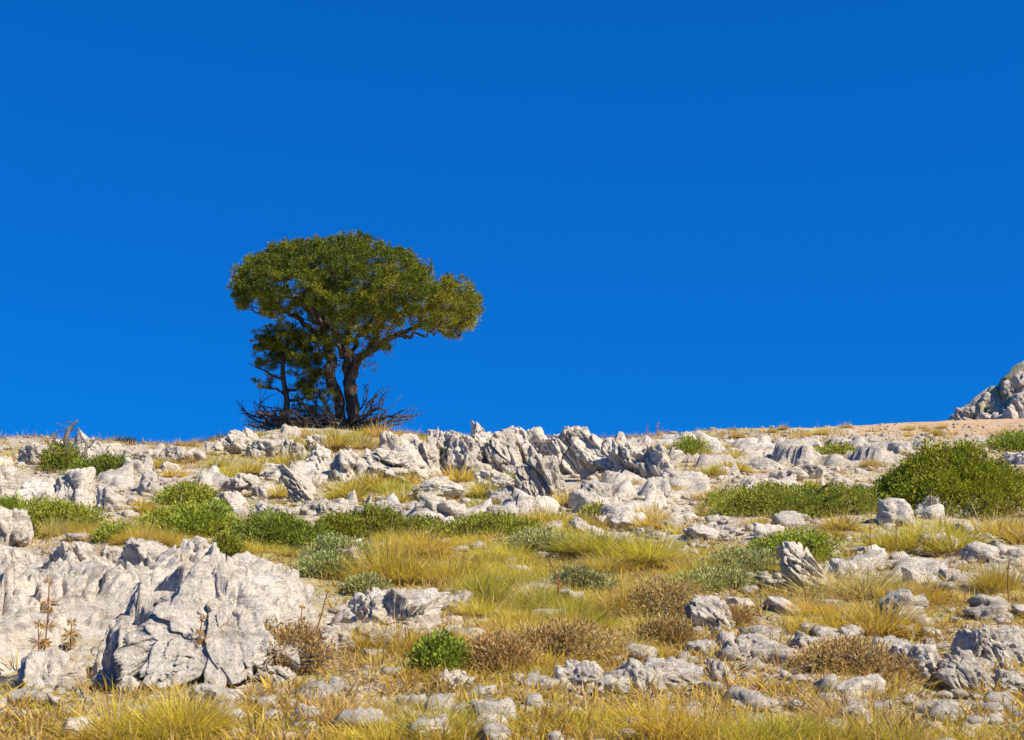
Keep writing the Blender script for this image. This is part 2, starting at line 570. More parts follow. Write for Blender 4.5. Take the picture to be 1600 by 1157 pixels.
# ------------------------------------------------------------------ hillside
def build_hillside():
    ang = np.concatenate([np.linspace(-62, -25, 34)[:-1], np.linspace(-25, 25, 290), np.linspace(25, 62, 34)[1:]])
    ang = np.tan(np.radians(ang))
    d = np.concatenate([np.geomspace(2.0, 11, 20)[:-1], np.geomspace(11, 90, 310), np.geomspace(90, 900, 34)[1:]])
    D, A = np.meshgrid(d, ang, indexing='ij')
    X = D * A
    Y = D - 8.0
    Z = H(X, Y)
    p = np.stack([X.ravel(), Y.ravel(), Z.ravel()], 1)
    Z = Z + (0.04 * fbm(p * 4.0, 4, 55)).reshape(Z.shape) * (Y < 80)
    Z = np.where(Y > 120, np.maximum(Z, -40), Z)
    v = np.stack([X.ravel(), Y.ravel(), Z.ravel()], 1)
    nr, nc = D.shape
    i = np.arange(nr - 1)[:, None] * nc + np.arange(nc - 1)[None, :]
    q = np.stack([i, i + 1, i + nc + 1, i + nc], -1).reshape(-1, 4)
    # real soil colours: pale stony soil, yellow-olive thatch, red earth on the right shoulder
    yy = np.maximum(v[:, 1], 3.0)
    yv = yy * CP + (v[:, 2] - EYE) * SP
    px = 800 + FPX * v[:, 0] / yv
    py = 578.5 - FPX * (-yy * SP + (v[:, 2] - EYE) * CP) / yv
    gz = zone(GRASS_Z, px, py, 0.3) - 0.55 * zone(STONE_Z, px, py, 0.1)
    gz = gz + 0.55 * fbm(v * np.array([.9, .9, 0]) + 5, 4, 21)
    g = sstep(0.05, 0.55, gz)[:, None]
    stony = np.array([0.50, 0.42, 0.31])
    thatch = np.array([0.36, 0.30, 0.10])
    c = stony * (1 - g) + thatch * g
    red = .85 * sstep(8.0, 17.0, v[:, 0] + 2.0 * vnoise(v * .35, 3)) * sstep(38, 50, v[:, 1] + 3 * vnoise(v * .4, 8))
    c = c * (1 - red[:, None]) + np.array([0.54, 0.335, 0.17]) * red[:, None]
    c = c * (1 + 0.16 * fbm(v * 2.2, 3, 4))[:, None]
    o = obj('hillside', mesh_from('hillside', v, q, None, c), M_SOIL)
    o['kind'] = 'structure'

build_hillside()

def hill_z(x, y):
    sh = x.shape
    x = x.ravel(); y = y.ravel()
    e = x - 22.6 - 0.10 * (y - 75)
    rise = 8.6 + 0.74 * np.minimum(e, 14) + 0.35 * np.maximum(e - 14, 0)
    rise = np.minimum(rise, 26 + 0.05 * (x - 40))
    front = 0.60 * np.maximum(80 - y, 0) + 0.03 * np.maximum(80 - y, 0) ** 2
    back = 0.75 * np.maximum(y - 84, 0)
    z = rise - front - back
    p = np.stack([x, y, z * 0.6], 1)
    f1, f2, cid = worley(p / 1.5 + 0.5 * np.stack([fbm(p / 2, 2, 3), fbm(p / 2, 2, 4), fbm(p / 2, 2, 6)], 1), 12)
    z = z + 1.3 * (cid - 0.5) * sstep(0.0, 0.15, f2 - f1) - 0.35 * (1 - sstep(0, 0.12, f2 - f1)) + 0.5 * fbm(p / 1.1, 4, 2) + 0.7 * fbm(p / 5, 3, 14)
    return z.reshape(sh)

def build_hill():
    x = np.concatenate([np.linspace(18, 36, 130), np.linspace(36, 90, 60)[1:]])
    y = np.concatenate([np.linspace(62, 92, 120), np.linspace(92, 140, 40)[1:]])
    X, Y = np.meshgrid(x, y)
    Z = hill_z(X, Y)
    v = np.stack([X.ravel(), Y.ravel(), Z.ravel()], 1)
    nr, nc = X.shape
    i = np.arange(nr - 1)[:, None] * nc + np.arange(nc - 1)[None, :]
    q = np.stack([i, i + 1, i + nc + 1, i + nc], -1).reshape(-1, 4)
    o = obj('rocky_hill', mesh_from('rocky_hill', v, q), M_HILL)
    o['kind'] = 'structure'

build_hill()

# ------------------------------------------------------------------ rocks
import bmesh
_ico = {}
def ico(n):
    if n not in _ico:
        bm = bmesh.new()
        bmesh.ops.create_icosphere(bm, subdivisions=n, radius=1.0)
        v = np.array([x.co[:] for x in bm.verts])
        t = np.array([[y.index for y in f.verts] for f in bm.faces])
        bm.free()
        _ico[n] = (v / np.linalg.norm(v, axis=1)[:, None], t)
    return _ico[n]

def rock_verts(seed, dims, level, style='block', lean=(0, 0), planes=11, rel=1.0):
    """chiselled limestone: a random convex block, stepped by joints, fluted and pitted. dims in metres"""
    r = np.random.default_rng(seed)
    d, t = ico(level)
    n = r.normal(size=(planes, 3))
    n[:6] = np.array([[1, .15, .1], [-1, .1, .2], [.1, 1, .1], [0, -1, .35], [.1, .1, 1], [0, 0, -1]]) + r.normal(size=(6, 3)) * 0.28
    n /= np.linalg.norm(n, axis=1)[:, None]
    h = r.uniform(0.62, 1.0, planes)
    h[:6] = r.uniform(0.62, 0.86, 6)
    k = 70.0
    den = np.maximum(d @ n.T, 1e-4) / h
    mx = den.max(axis=1)
    rad = 1.0 / (mx * np.sum((den / mx[:, None]) ** k, axis=1) ** (1 / k))
    rad = np.minimum(rad, 1.3)
    p = d * rad[:, None]
    dims = np.asarray(dims, dtype=float)
    P = p * dims * 0.62
    size = float(np.mean(dims[[0, 2]])) * 0.62
    nrm = d / dims
    nrm /= np.linalg.norm(nrm, axis=1)[:, None]
    off = r.uniform(-50, 50, 3)
    Q = P + off
    # tilted bedding frame so that joints and flutes run down the dip
    ax = np.array([0.45 + r.normal() * .15, 0.1, -0.85])
    ax /= np.linalg.norm(ax)
    Qs = Q - 0.60 * (Q @ ax)[:, None] * ax
    warp = np.stack([fbm(Q / (size * .7), 3, seed + i) for i in range(3)], 1) * size * 0.07
    disp = rel * size * 0.20 * chips((Qs + warp) / (size * (0.80 if style == 'block' else 0.5)), seed, .9, 1.15, .05, .40)
    disp += rel * size * 0.05 * fbm(Q / (size * 0.6), 4, seed + 5)
    if style == 'flute':
        Qf = Q + warp * .5
        Qf = Qf - 0.86 * (Qf @ ax)[:, None] * ax
        disp += rel * size * 0.105 * (fbm(Qf / (size * 0.20), 3, seed + 8, ridged=True) - .2)
    if level >= 4:
        f = max(size * 0.24, 0.05)
        disp += rel * f * 0.26 * chips((Qs + warp * .7) / f, seed + 3, .9, 1.5, .07, .45)
        Qk = Q - 0.55 * (Q @ ax)[:, None] * ax
        disp += rel * f * 0.11 * fbm(Qk / (f * .45), 3, seed + 9, ridged=True)
        cr = vnoise(Qs / (size * .55) + 7, seed + 21) + .25 * vnoise(Q / (size * .15), seed + 22)
        disp -= rel * size * 0.09 * np.exp(-(cr / .055) ** 2)
    V = P + nrm * disp[:, None]
    V[:, 0] += lean[0] * (V[:, 2])
    V[:, 1] += lean[1] * (V[:, 2])
    return V, t

LAND = []        # landmark phrases and their pixel positions, for describing the small things around them

def rock_at(x0, x1, ytop, ybase, seed, style='block', level=5, depth=0.9, lean=(0, 0), sink=0.35, mat=None, parent=None, name='boulder', rel=1.0):
    """a rock that stands on the hillside where its foot shows; its height follows from its top edge"""
    cx = 0.5 * (x0 + x1)
    g = ground(cx, ybase)
    w = (x1 - x0) * g.y / FPX
    dp = w * depth
    yc = g.y + dp * 0.42
    xc = g.x * yc / g.y
    zc = float(H(xc, yc))
    ztop = at(cx, ytop, yc).z
    h = max(ztop - zc, 0.12 * w)
    H3 = h / (1 - sink)
    V, t = rock_verts(seed, (w, dp, H3), level, style, lean, rel=rel)
    V[:, 0] *= w / (np.ptp(V[:, 0]))
    V[:, 2] = (V[:, 2] - V[:, 2].max()) * H3 / np.ptp(V[:, 2]) + h
    base = Vector((xc, yc, zc))
    me = mesh_from(name, V, None, t, smooth=False)
    loc = base - parent.location if parent else base
    return obj(name, me, mat or M_ROCK, parent, loc)

def bedrock(parent, x0, x1, y0, y1, nx, ny, height, seed, scale=.5, mat=None, rough=1.0):
    """continuous ledge of jointed bedrock rising out of the slope; height(px-like u, y) in metres"""
    X, Y = np.meshgrid(np.linspace(x0, x1, nx), np.linspace(y0, y1, ny))
    g = H(X, Y)
    x, y = X.ravel(), Y.ravel()
    h = height(x, y)
    p = np.stack([x, y * .8, .8 * h], 1)
    w = np.stack([fbm(p / .5 + 9 * i, 3, seed + i) for i in range(3)], 1)
    q = p + .04 * w
    q = np.stack([q[:, 0] * .86 + q[:, 1] * .5, (-q[:, 0] * .5 + q[:, 1] * .86) * .62, q[:, 2]], 1)
    m = np.clip(h / .12, 0, 1)
    d = .30 * scale * chips(q / (1.25 * scale), seed, .9, 1.3, .035, .30)
    d += .10 * scale * chips((q + .02 * w) / (.45 * scale), seed + 5, .8, 1.8, .05, .35)
    d += .035 * scale * chips(q / (.15 * scale), seed + 9, .9, 1.5, .10, .4)
    d += .022 * scale * fbm(np.stack([q[:, 0], q[:, 1] * .3, q[:, 2]], 1) / (.16 * scale), 3, seed + 7, ridged=True)
    cr = vnoise(q / (.7 * scale), seed + 30) + .3 * vnoise(q / (.17 * scale), seed + 31)
    d -= .09 * scale * np.exp(-(cr / .05) ** 2)
    d *= rough
    d = np.maximum(d, -.45 * h)
    z = g.ravel() + h + d * m - .06
    v = np.stack([x, y, z], 1) - np.array(parent.location)
    i = np.arange(ny - 1)[:, None] * nx + np.arange(nx - 1)[None, :]
    qd = np.stack([i, i + 1, i + nx + 1, i + nx], -1).reshape(-1, 4)
    obj('bedrock', mesh_from('bedrock', v, qd, smooth=False), mat or M_ROCK, parent)

def outcrop(name, label, px, py, blocks, short):
    e = empty(name, ground(px, py))
    tag(e, label, 'rock outcrop')
    for k, b in enumerate(blocks):
        kw = dict(b[4]) if len(b) > 4 else {}
        rock_at(*b[:4], seed=b[5] if len(b) > 5 else 300 + k * 7 + int(b[0]), parent=e, name='rock_block', **kw)
    LAND.append((short, px, py))
    return e

F = dict(style='flute')
# near ledge, lower left
outcrop('rock_outcrop', 'big pale limestone ledge of cracked blocks filling the near left corner', 230, 980, [
    (236, 520, 868, 1062, dict(level=7, depth=1.7, lean=(0.0, 0.55), sink=.30, style='block')),
    (140, 225, 975, 1062, dict(level=5, depth=1.0, lean=(0, .5))),
    (258, 346, 838, 915, dict(level=5, depth=1.0)),
    (188, 276, 838, 912, dict(level=5, depth=1.0)),
    (60, 165, 846, 912, dict(level=6, depth=1.0)),
    (148, 200, 850, 885, dict(level=5)),
    (-40, 72, 846, 905, dict(level=6)),
    (340, 420, 860, 930, dict(level=5, lean=(0, .3))),
    (250, 330, 985, 1066, dict(level=5, lean=(-.2, .4))),
    (20, 130, 1005, 1075, dict(level=5, lean=(0, .3))),
    (200, 262, 962, 990, dict(level=4, lean=(.3, .3))),
], 'the near left ledge')
LEDGE = bpy.data.objects['rock_outcrop']
def ledge_h(x, y):
    px = 800 + FPX * x / y
    right = np.interp(y, [7.6, 8.6, 10.5, 12.6], [500, 515, 470, 330])
    m = sstep(0, 60, right - px + 26 * vnoise(np.stack([x * 2, y * 2, x * 0], 1), 3))
    f = sstep(7.7, 9.3, y + .35 * vnoise(np.stack([x * 1.6, y * 0, x * 0], 1), 5)) * (1 - .5 * sstep(10.1, 11.3, y)) * (1 - sstep(11.9, 13.2, y))
    return .27 * m * f * (1 + .40 * vnoise(np.stack([x * 1.1, y * .9, x * 0], 1), 8))
bedrock(LEDGE, -6.2, -1.0, 7.4, 13.3, 390, 390, ledge_h, 71, .62)
# fluted crags on the skyline right of the tree
outcrop('rock_outcrop', 'row of upright fluted grey crags on the skyline right of the tree', 780, 735, [
    (512, 600, 698, 752, dict(level=5, depth=1.1, lean=(-.1, .2), **F)),
    (560, 672, 690, 754, dict(level=6, depth=1.0, lean=(-.25, .2), **F)),
    (594, 630, 674, 714, dict(level=4, lean=(-.1, 0))),
    (630, 696, 684, 746, dict(level=6, depth=1.2)),
    (652, 726, 667, 744, dict(level=6, depth=1.0, **F)),
    (690, 772, 672, 746, dict(level=6, depth=1.0, lean=(-.1, .1))),
    (724, 784, 656, 740, dict(level=6, depth=1.0, lean=(-.05, 0), **F)),
    (756, 822, 670, 744, dict(level=6, depth=1.0, lean=(-.1, .1))),
    (780, 880, 664, 736, dict(level=6, depth=.9, lean=(-.1, .1))),
    (846, 930, 667, 740, dict(level=6, depth=.9, lean=(-.15, .1), **F)),
    (890, 990, 676, 746, dict(level=6, depth=.9, lean=(-.2, .1))),
    (946, 1032, 685, 748, dict(level=6, depth=.9, lean=(-.3, .1), **F)),
    (994, 1056, 694, 750, dict(level=5, depth=.9, lean=(-.3, .1), **F)),
], 'the fluted skyline crags')
# rocks on the skyline left
outcrop('rock_outcrop', 'long flat-topped limestone ledge on the skyline left of the tree', 230, 722, [
    (118, 196, 684, 716, dict(level=5)),
    (180, 262, 692, 724, dict(level=5, depth=.7)),
    (246, 294, 696, 722, dict(level=5, depth=.7)),
    (280, 330, 700, 722, dict(level=4)),
], 'the flat-topped ledge on the left skyline')
outcrop('rock_outcrop', 'shaded grey limestone ledge directly under the tree', 410, 712, [
    (335, 392, 676, 712, dict(level=5, style='flute')), (376, 440, 682, 716, dict(level=5, style='flute')), (430, 480, 686, 722, dict(level=5, style='flute')),
    (470, 524, 692, 738, dict(level=5, style='flute')), (318, 350, 690, 712, dict(level=4))], 'the shaded ledge under the tree')

def pavement(label, px, py, rx, ry, hgt, seed, n=130, short=None, scale=.55, mat=None):
    """low sheet of bare bedrock that breaks through the soil in irregular islands"""
    g = ground(px, py)
    e = empty('rock_sheet', g)
    tag(e, label, 'bedrock')
    def hh(x, y):
        u = ((x - g.x) / rx) ** 2 + ((y - g.y) / ry) ** 2
        p = np.stack([x, y, x * 0], 1)
        k = .86 - u + 1.5 * fbm(p / (.26 * rx), 4, seed + 2)
        return .68 * hgt * sstep(.36, .80, k) * (1 + .5 * vnoise(p / .6, seed + 4)) - .07 * (1 - sstep(.22, .5, k))
    bedrock(e, g.x - 1.35 * rx, g.x + 1.35 * rx, g.y - 1.35 * ry, g.y + 1.35 * ry, n, n, hh, seed, scale, mat, .72)
    if short:
        LAND.append((short, px, py))
PAVE = [
    (620, 806, 1.5, 1.1, .16, 'layered bedrock sheet above the dark green shrub row', 'the layered bedrock sheet'), (470, 800, 1.1, .9, .14, 'pale bedrock sheet left of the layered sheet, behind the round shrub', None),
    (1000, 800, 2.0, 1.3, .15, 'broad stony bedrock sheet right of the rounded pale boulder', 'the broad stony sheet'),
    (1100, 836, 1.6, .9, .10, 'flat rubbly bedrock sheet left of the sprawling shrub', None),
    (1110, 765, 2.2, 1.4, .20, 'bedrock sheet above the left arm of the sprawling shrub', None), (1260, 722, 3.2, 2.2, .25, 'wide pale bedrock band below the right skyline', 'the wide bedrock band'),
    (1120, 704, 3.0, 2.0, .25, 'pale bedrock band right of the fluted crags', None), (60, 790, 1.6, 1.0, .18, 'bedrock sheet below the grey boulders at the left edge', None),
    (250, 756, 1.6, 1.2, .18, 'bedrock sheet below the flat-topped skyline ledge', None), (400, 772, 1.2, .8, .14, 'bedrock sheet around the triangular boulder', None),
    (1460, 900, 1.4, .7, .10, 'rubbly bedrock strip below the big domed tuft', None), (1330, 895, .9, .6, .10, 'bedrock strip right of the pointed leaning slab', None),
    (1280, 1020, .75, .4, .10, 'bedrock sheet at the foot of the wide golden tuft', None), (1480, 1050, .6, .5, .12, 'bedrock sheet under the fluted white boulder', None),
    (1190, 955, .6, .4, .08, 'small bedrock patch right of the domed boulder', None), (650, 968, .8, .6, .10, 'bedrock sheet round the broad flat slab', None),
    (1480, 800, 1.6, .6, .14, 'bedrock strip in front of the domed shrub', None),
    (90, 716, 2.2, 1.2, .22, 'bedrock band on the left skyline round the dead snag', None), (520, 745, 1.5, 1.1, .2, 'bedrock steps under the left end of the crags', None),
    (1370, 770, 1.2, .8, .14, 'small bedrock sheet left of the domed shrub', None), (1400, 700, 2.4, 1.8, .2, 'bedrock band at the edge of the red earth', None),
    (430, 694, 2.4, 1.2, .24, 'broken bedrock mound carrying the two junipers', None),
]
for k, (px, py, rx, ry, hg, label, short) in enumerate(PAVE):
    pavement(label, px, py, rx, ry, hg, 1300 + 17 * k, 88, short, .45 if py > 900 else .7, M_ROCK if k % 2 else M_ROCK_GREY)

SINGLE = [
    # x0 x1 ytop ybase, options, label, landmark phrase
    (112, 150, 671, 702, {}, 'round pale boulder standing up on the left skyline beside the dead snag', 'the round skyline boulder'),
    (24, 92, 690, 726, {}, 'pale weathered boulder on the left skyline behind the dead snag', None),
    (86, 152, 728, 796, dict(lean=(0, .3)), 'big pale square-faced boulder below the dead snag', 'the square-faced left boulder'),
    (18, 98, 742, 792, dict(lean=(0, .3)), 'broad grey boulder left of the square-faced boulder', None),
    (-22, 34, 726, 786, {}, 'grey boulder cut by the left edge above the green shrub', None),
    (182, 236, 714, 748, {}, 'rounded pale boulder just below the flat-topped skyline ledge', None),
    (216, 252, 735, 774, {}, 'upright pale stone beside the left grass, below the skyline ledge', None),
    (146, 200, 758, 800, {}, 'jagged grey boulder right of the square-faced boulder', None),
    (326, 392, 766, 802, dict(lean=(-.3, .2)), 'pale triangular boulder above the left shrubs', 'the triangular boulder'),
    (350, 412, 739, 768, {}, 'low pale rock in grass below the shaded ledge', None),
    (-20, 52, 790, 856, {}, 'pale boulder at the left edge just above the near ledge', None),
    (432, 506, 726, 782, dict(lean=(-.8, .2), **F), 'slanting grey slab in grass below the tree', 'the slanting slab below the tree'),
    (396, 462, 782, 818, {}, 'low grey boulder behind the round green shrub', None),
    (800, 892, 710, 782, dict(level=7, lean=(-.15, .1), **F), 'large grey boulder with dark shaded left side below the crags', 'the large shaded boulder'),
    (738, 806, 733, 764, F, 'low layered rock left of the large shaded boulder', None),
    (902, 968, 750, 796, {}, 'rounded pale boulder right of the large shaded boulder', 'the rounded pale boulder'),
    (640, 724, 744, 782, {}, 'smooth pale rock between golden tufts below the crags', 'the smooth pale rock'),
    (644, 736, 772, 812, F, 'rough layered rock above the dark green shrubs', None),
    (556, 654, 780, 812, F, 'long low layered rock above the dark green shrub row', None),
    (468, 548, 780, 806, F, 'flat layered rock left of the long low layered rock', None),
    (514, 716, 916, 1000, dict(level=6, depth=1.3, sink=.45), 'broad flat pale slab right of the near ledge', 'the broad flat slab'),
    (494, 566, 975, 1018, dict(level=5), 'blocky stone with dark brown front below the broad flat slab', None),
    (398, 476, 1036, 1068, dict(level=5), 'thin pale slab at the bottom edge below the near ledge', None),
    (858, 964, 1030, 1078, dict(level=5, depth=.8), 'leftmost of the three flat slabs at the bottom centre', 'the flat slabs at bottom centre'),
    (950, 1036, 1026, 1080, dict(level=5, depth=.9), 'middle one of the three flat slabs at the bottom centre', None),
    (1000, 1116, 1028, 1078, dict(level=5, depth=.8), 'rightmost of the three flat slabs at the bottom centre', None),
    (1206, 1304, 845, 924, dict(level=6, lean=(-.5, .1), depth=.8, **F), 'pointed slab leaning left beside a low green shrub', 'the pointed leaning slab'),
    (1294, 1342, 872, 908, {}, 'pale angular stone right of the pointed leaning slab', None),
    (1070, 1152, 930, 986, dict(level=5, lean=(-.2, .2)), 'domed pale boulder in orange dry herbs right of centre', 'the domed boulder in dry herbs'),
    (1116, 1180, 998, 1034, dict(level=5), 'wedge-shaped pale stone below the domed boulder', None),
    (1152, 1206, 988, 1016, {}, 'flat pale stone right of the wedge-shaped stone', None),
    (1094, 1142, 1028, 1062, {}, 'rounded pale stone at the bottom right of the flat slabs', None),
    (1232, 1284, 984, 1026, {}, 'upright pale stone left of the wide golden tuft', None),
    (1490, 1604, 974, 1040, dict(level=6, **F), 'heavily fluted white boulder at the right edge', 'the fluted white boulder'),
    (1384, 1462, 1004, 1064, dict(level=5), 'round-topped grey boulder left of the fluted white boulder', None),
    (1446, 1552, 1012, 1078, dict(level=6, lean=(-.3, .2)), 'dark-stained grey boulder below the fluted white boulder', None),
    (1538, 1610, 1044, 1080, dict(level=5), 'smooth pale stone in the bottom right corner', None),
    (1366, 1420, 778, 822, {}, 'flat-topped grey stone below the domed shrub', None),
    (1426, 1476, 774, 806, {}, 'low grey stone right of the flat-topped stone', None),
    (1500, 1548, 757, 806, {}, 'tall rounded boulder in front of the domed shrub', 'the tall boulder before the domed shrub'),
    (1546, 1612, 752, 798, {}, 'broad grey boulder at the right edge beside the domed shrub', None),
    (1572, 1640, 698, 724, {}, 'smooth pale slab at the right edge behind the domed shrub', None),
    (1030, 1070, 738, 764, F, 'pale ribbed rock below the right end of the crags', None),
    (1200, 1260, 730, 752, {}, 'low white rock on the stony slope below the right skyline', 'the low white rock'),
    (1330, 1370, 694, 714, {}, 'paired grey rock on the stony slope left of the domed shrub', None),
    (1388, 1428, 690, 712, {}, 'pale block just above the left end of the domed shrub', None),
    (352, 414, 668, 702, dict(level=5, **F), 'grey rock on the mound at the left end of the dead limbs', None),
    (408, 452, 676, 702, dict(level=5), 'low grey rock on the mound under the small juniper', None),
    (476, 518, 680, 706, dict(level=5, **F), 'low grey rock on the mound left of the tree stems', None),
    (596, 650, 678, 704, dict(level=5), 'pale rock on the mound below the right dead limbs', None),
    (676, 742, 1044, 1078, {}, 'pale rounded stone at the bottom edge below the bright green shrub', None),
]
BOXES = []
for k, (x0, x1, yt, yb, kw, label, short) in enumerate(SINGLE):
    kw = dict(kw)
    if 'level' not in kw:
        kw['level'] = 5 if x1 - x0 > 60 else 4
    o = rock_at(x0, x1, yt, yb, seed=900 + 13 * k, mat=M_ROCK if k % 3 else M_ROCK_GREY, **kw)
    tag(o, label, 'boulder')
    if short:
        LAND.append((short, (x0 + x1) / 2, yb - 10))
    BOXES.append((x0, x1, yt, yb))

# boulders of the rocky hill on the right
HB = [(1492, 1516, 636, 660), (1506, 1540, 626, 650), (1536, 1572, 606, 634), (1560, 1600, 588, 616), (1500, 1530, 648, 668), (1532, 1562, 640, 662),
      (1566, 1600, 628, 664), (1584, 1622, 574, 600), (1548, 1580, 616, 646), (1580, 1616, 604, 634), (1600, 1650, 640, 668), (1484, 1506, 654, 668)]
HLAB = ['flat-bottomed boulder on the left shoulder of the far rocky hill', 'smooth pale boulder perched on the far rocky hill outline',
        'jagged boulder halfway up the outline of the far rocky hill', 'pale jagged boulder high on the outline of the far rocky hill',
        'small boulder at the left foot of the far rocky hill', 'tilted pale boulder in grass below the perched smooth boulder',
        'round boulder at the right edge low on the far rocky hill', 'uppermost boulder of the far rocky hill at the right edge',
        'dark-sided boulder in the middle of the far rocky hill', 'pale boulder at the right edge halfway up the far rocky hill',
        'broad boulder at the foot of the far rocky hill beyond the right edge', 'lowest leftmost boulder of the far rocky hill']
def hill_hit(px, py):
    d = ray(px, py)
    Y = np.linspace(62, 110, 600)
    t = Y / d[1]
    s = EYE + d[2] * t - hill_z(d[0] * t, Y)
    k = np.nonzero(s < 0)[0]
    j = int(k[0]) if len(k) else int(np.argmin(s))
    return Vector((d[0] * t[j], Y[j], float(hill_z(np.array([d[0] * t[j]]), np.array([Y[j]]))[0])))
for k, (x0, x1, yt, yb) in enumerate(HB):
    g = hill_hit((x0 + x1) / 2, yb)
    w = .68 * (x1 - x0) * g.y / FPX
    h = .62 * (yb - yt) * g.y / FPX
    V, t = rock_verts(4000 + k, (w, w * .9, h * 1.5), 4, 'block')
    V[:, 2] += h * 0.15
    tag(obj('boulder', mesh_from('boulder', V, None, t, smooth=False), M_ROCK_FAR, None, g + Vector((0, w * .3, 0))), HLAB[k], 'boulder', 'boulders of the far rocky hill')

# ------------------------------------------------------------------ grass
STRAW = np.array([0.72, 0.555, 0.235])
GOLD = np.array([0.76, 0.57, 0.065])
OLIVE = np.array([0.60, 0.51, 0.04])
GREEN = np.array([0.32, 0.38, 0.03])
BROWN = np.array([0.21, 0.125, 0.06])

def blades(r, n, root_r, length, width, spread=0.9, droop=0.8, tip=OLIVE, tip2=GOLD, base=BROWN, up=0.0, segs=3):
    """n grass blades from a common crown; returns vertices, quads, tris, colours"""
    a = r.uniform(0, 2 * math.pi, n)
    q = np.sqrt(r.uniform(0, 1, n))
    tilt = spread * q ** 0.9 + r.normal(0, 0.12, n) + up
    L = length * r.uniform(0.55, 1.08, n) * (1 - 0.22 * q)
    dr = droop * r.uniform(0.2, 1.0, n) * (0.3 + q)
    root = np.stack([np.cos(a), np.sin(a), np.zeros(n)], 1) * (q * root_r)[:, None]
    aa = a + r.normal(0, 0.35, n)
    dirh = np.stack([np.cos(aa), np.sin(aa), np.zeros(n)], 1)
    S = [0, 0.38, 0.74, 1.0][:segs + 1] if segs == 3 else [0, 0.55, 1.0]
    P = []
    pos = root.copy()
    last = 0
    for s in S:
        th = tilt + dr * s
        pos = pos + (L * (s - last))[:, None] * (np.sin(th)[:, None] * dirh + np.cos(th)[:, None] * np.array([0, 0, 1.0]))
        P.append(pos.copy())
        last = s
    ph = r.uniform(0, math.pi, n)
    side = np.stack([np.cos(ph), np.sin(ph), np.zeros(n)], 1) * (width * r.uniform(.7, 1.3, n))[:, None] * .5
    rows = []
    wid = [1, .9, .6, 0] if segs == 3 else [1, .7, 0]
    for k, s in enumerate(S[:-1]):
        rows += [P[k] - side * wid[k], P[k] + side * wid[k]]
    rows.append(P[-1])
    m = len(rows)
    v = np.stack(rows, 1).reshape(-1, 3)
    b = np.arange(n)[:, None] * m
    qs = [b + np.array([[2 * k, 2 * k + 1, 2 * k + 3, 2 * k + 2]]) for k in range(len(S) - 2)]
    quads = np.concatenate(qs)
    tris = b + np.array([[m - 3, m - 2, m - 1]])
    f = r.uniform(0, 1, n)[:, None]
    top = tip * (1 - f) + tip2 * f
    dead = (r.uniform(0, 1, n) < 0.16)[:, None]
    top = np.where(dead, STRAW * r.uniform(.7, 1.05, (n, 1)), top) * r.uniform(.82, 1.15, (n, 1))
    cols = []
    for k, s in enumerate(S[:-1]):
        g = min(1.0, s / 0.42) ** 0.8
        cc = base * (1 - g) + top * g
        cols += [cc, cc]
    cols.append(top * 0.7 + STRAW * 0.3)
    c = np.stack(cols, 1).reshape(-1, 3)
    return v, quads, tris, c

KINDS = {'gold': (OLIVE * .55 + GOLD * .45, GOLD), 'green': (GREEN * .6 + OLIVE * .4, OLIVE), 'mix': (OLIVE, GOLD), 'straw': (STRAW * .6 + GOLD * .4, STRAW * .85 + OLIVE * .15)}
TUFT = {}
def make_tufts():
    r = np.random.default_rng(11)
    for kind, (a, b) in KINDS.items():
        for lod, (n, w) in {'near': (1500, 0.0062), 'far': (560, 0.0145)}.items():
            lst = []
            for k in range(4):
                s = Soup()
                # a tuft is a few crowns grown together, unit size: about 1 wide, 0.5 high
                for j in range(4):
                    o = np.array([r.normal(0, .13), r.normal(0, .13), 0])
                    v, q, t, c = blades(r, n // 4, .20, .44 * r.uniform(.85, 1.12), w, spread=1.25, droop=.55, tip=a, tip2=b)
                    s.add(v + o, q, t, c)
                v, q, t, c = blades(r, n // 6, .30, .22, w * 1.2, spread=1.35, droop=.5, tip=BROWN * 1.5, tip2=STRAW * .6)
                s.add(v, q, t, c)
                if kind in ('gold', 'straw', 'mix'):
                    v, q, t, c = blades(r, 16, .14, .72, w * .7, spread=.55, droop=.3, tip=STRAW, tip2=STRAW * .9)
                    s.add(v, q, t, c)
                me = s.mesh('grass_tuft')
                me.materials.append(M_GRASS)
                lst.append(me)
            TUFT[kind, lod] = lst
make_tufts()

def place_tuft(px, py, wpx, hpx, kind, label=None, group=None):
    g = ground(px, py)
    lod = 'near' if g.y < 15 else 'far'
    me = random.choice(TUFT[kind, lod])
    o = bpy.data.objects.new('grass_tuft', me)
    s = wpx * g.y / FPX
    o.scale = (s * 1.05, s * 1.05, hpx * g.y / FPX / 0.44)
    o.rotation_euler = (random.uniform(-.08, .08), random.uniform(-.08, .08), random.uniform(0, 6.28))
    o.location = (g.x, g.y + s * .2, float(H(g.x, g.y + s * .2)) - 0.02)
    COL.objects.link(o)
    if label:
        tag(o, label, 'grass tuft', group)
    return o

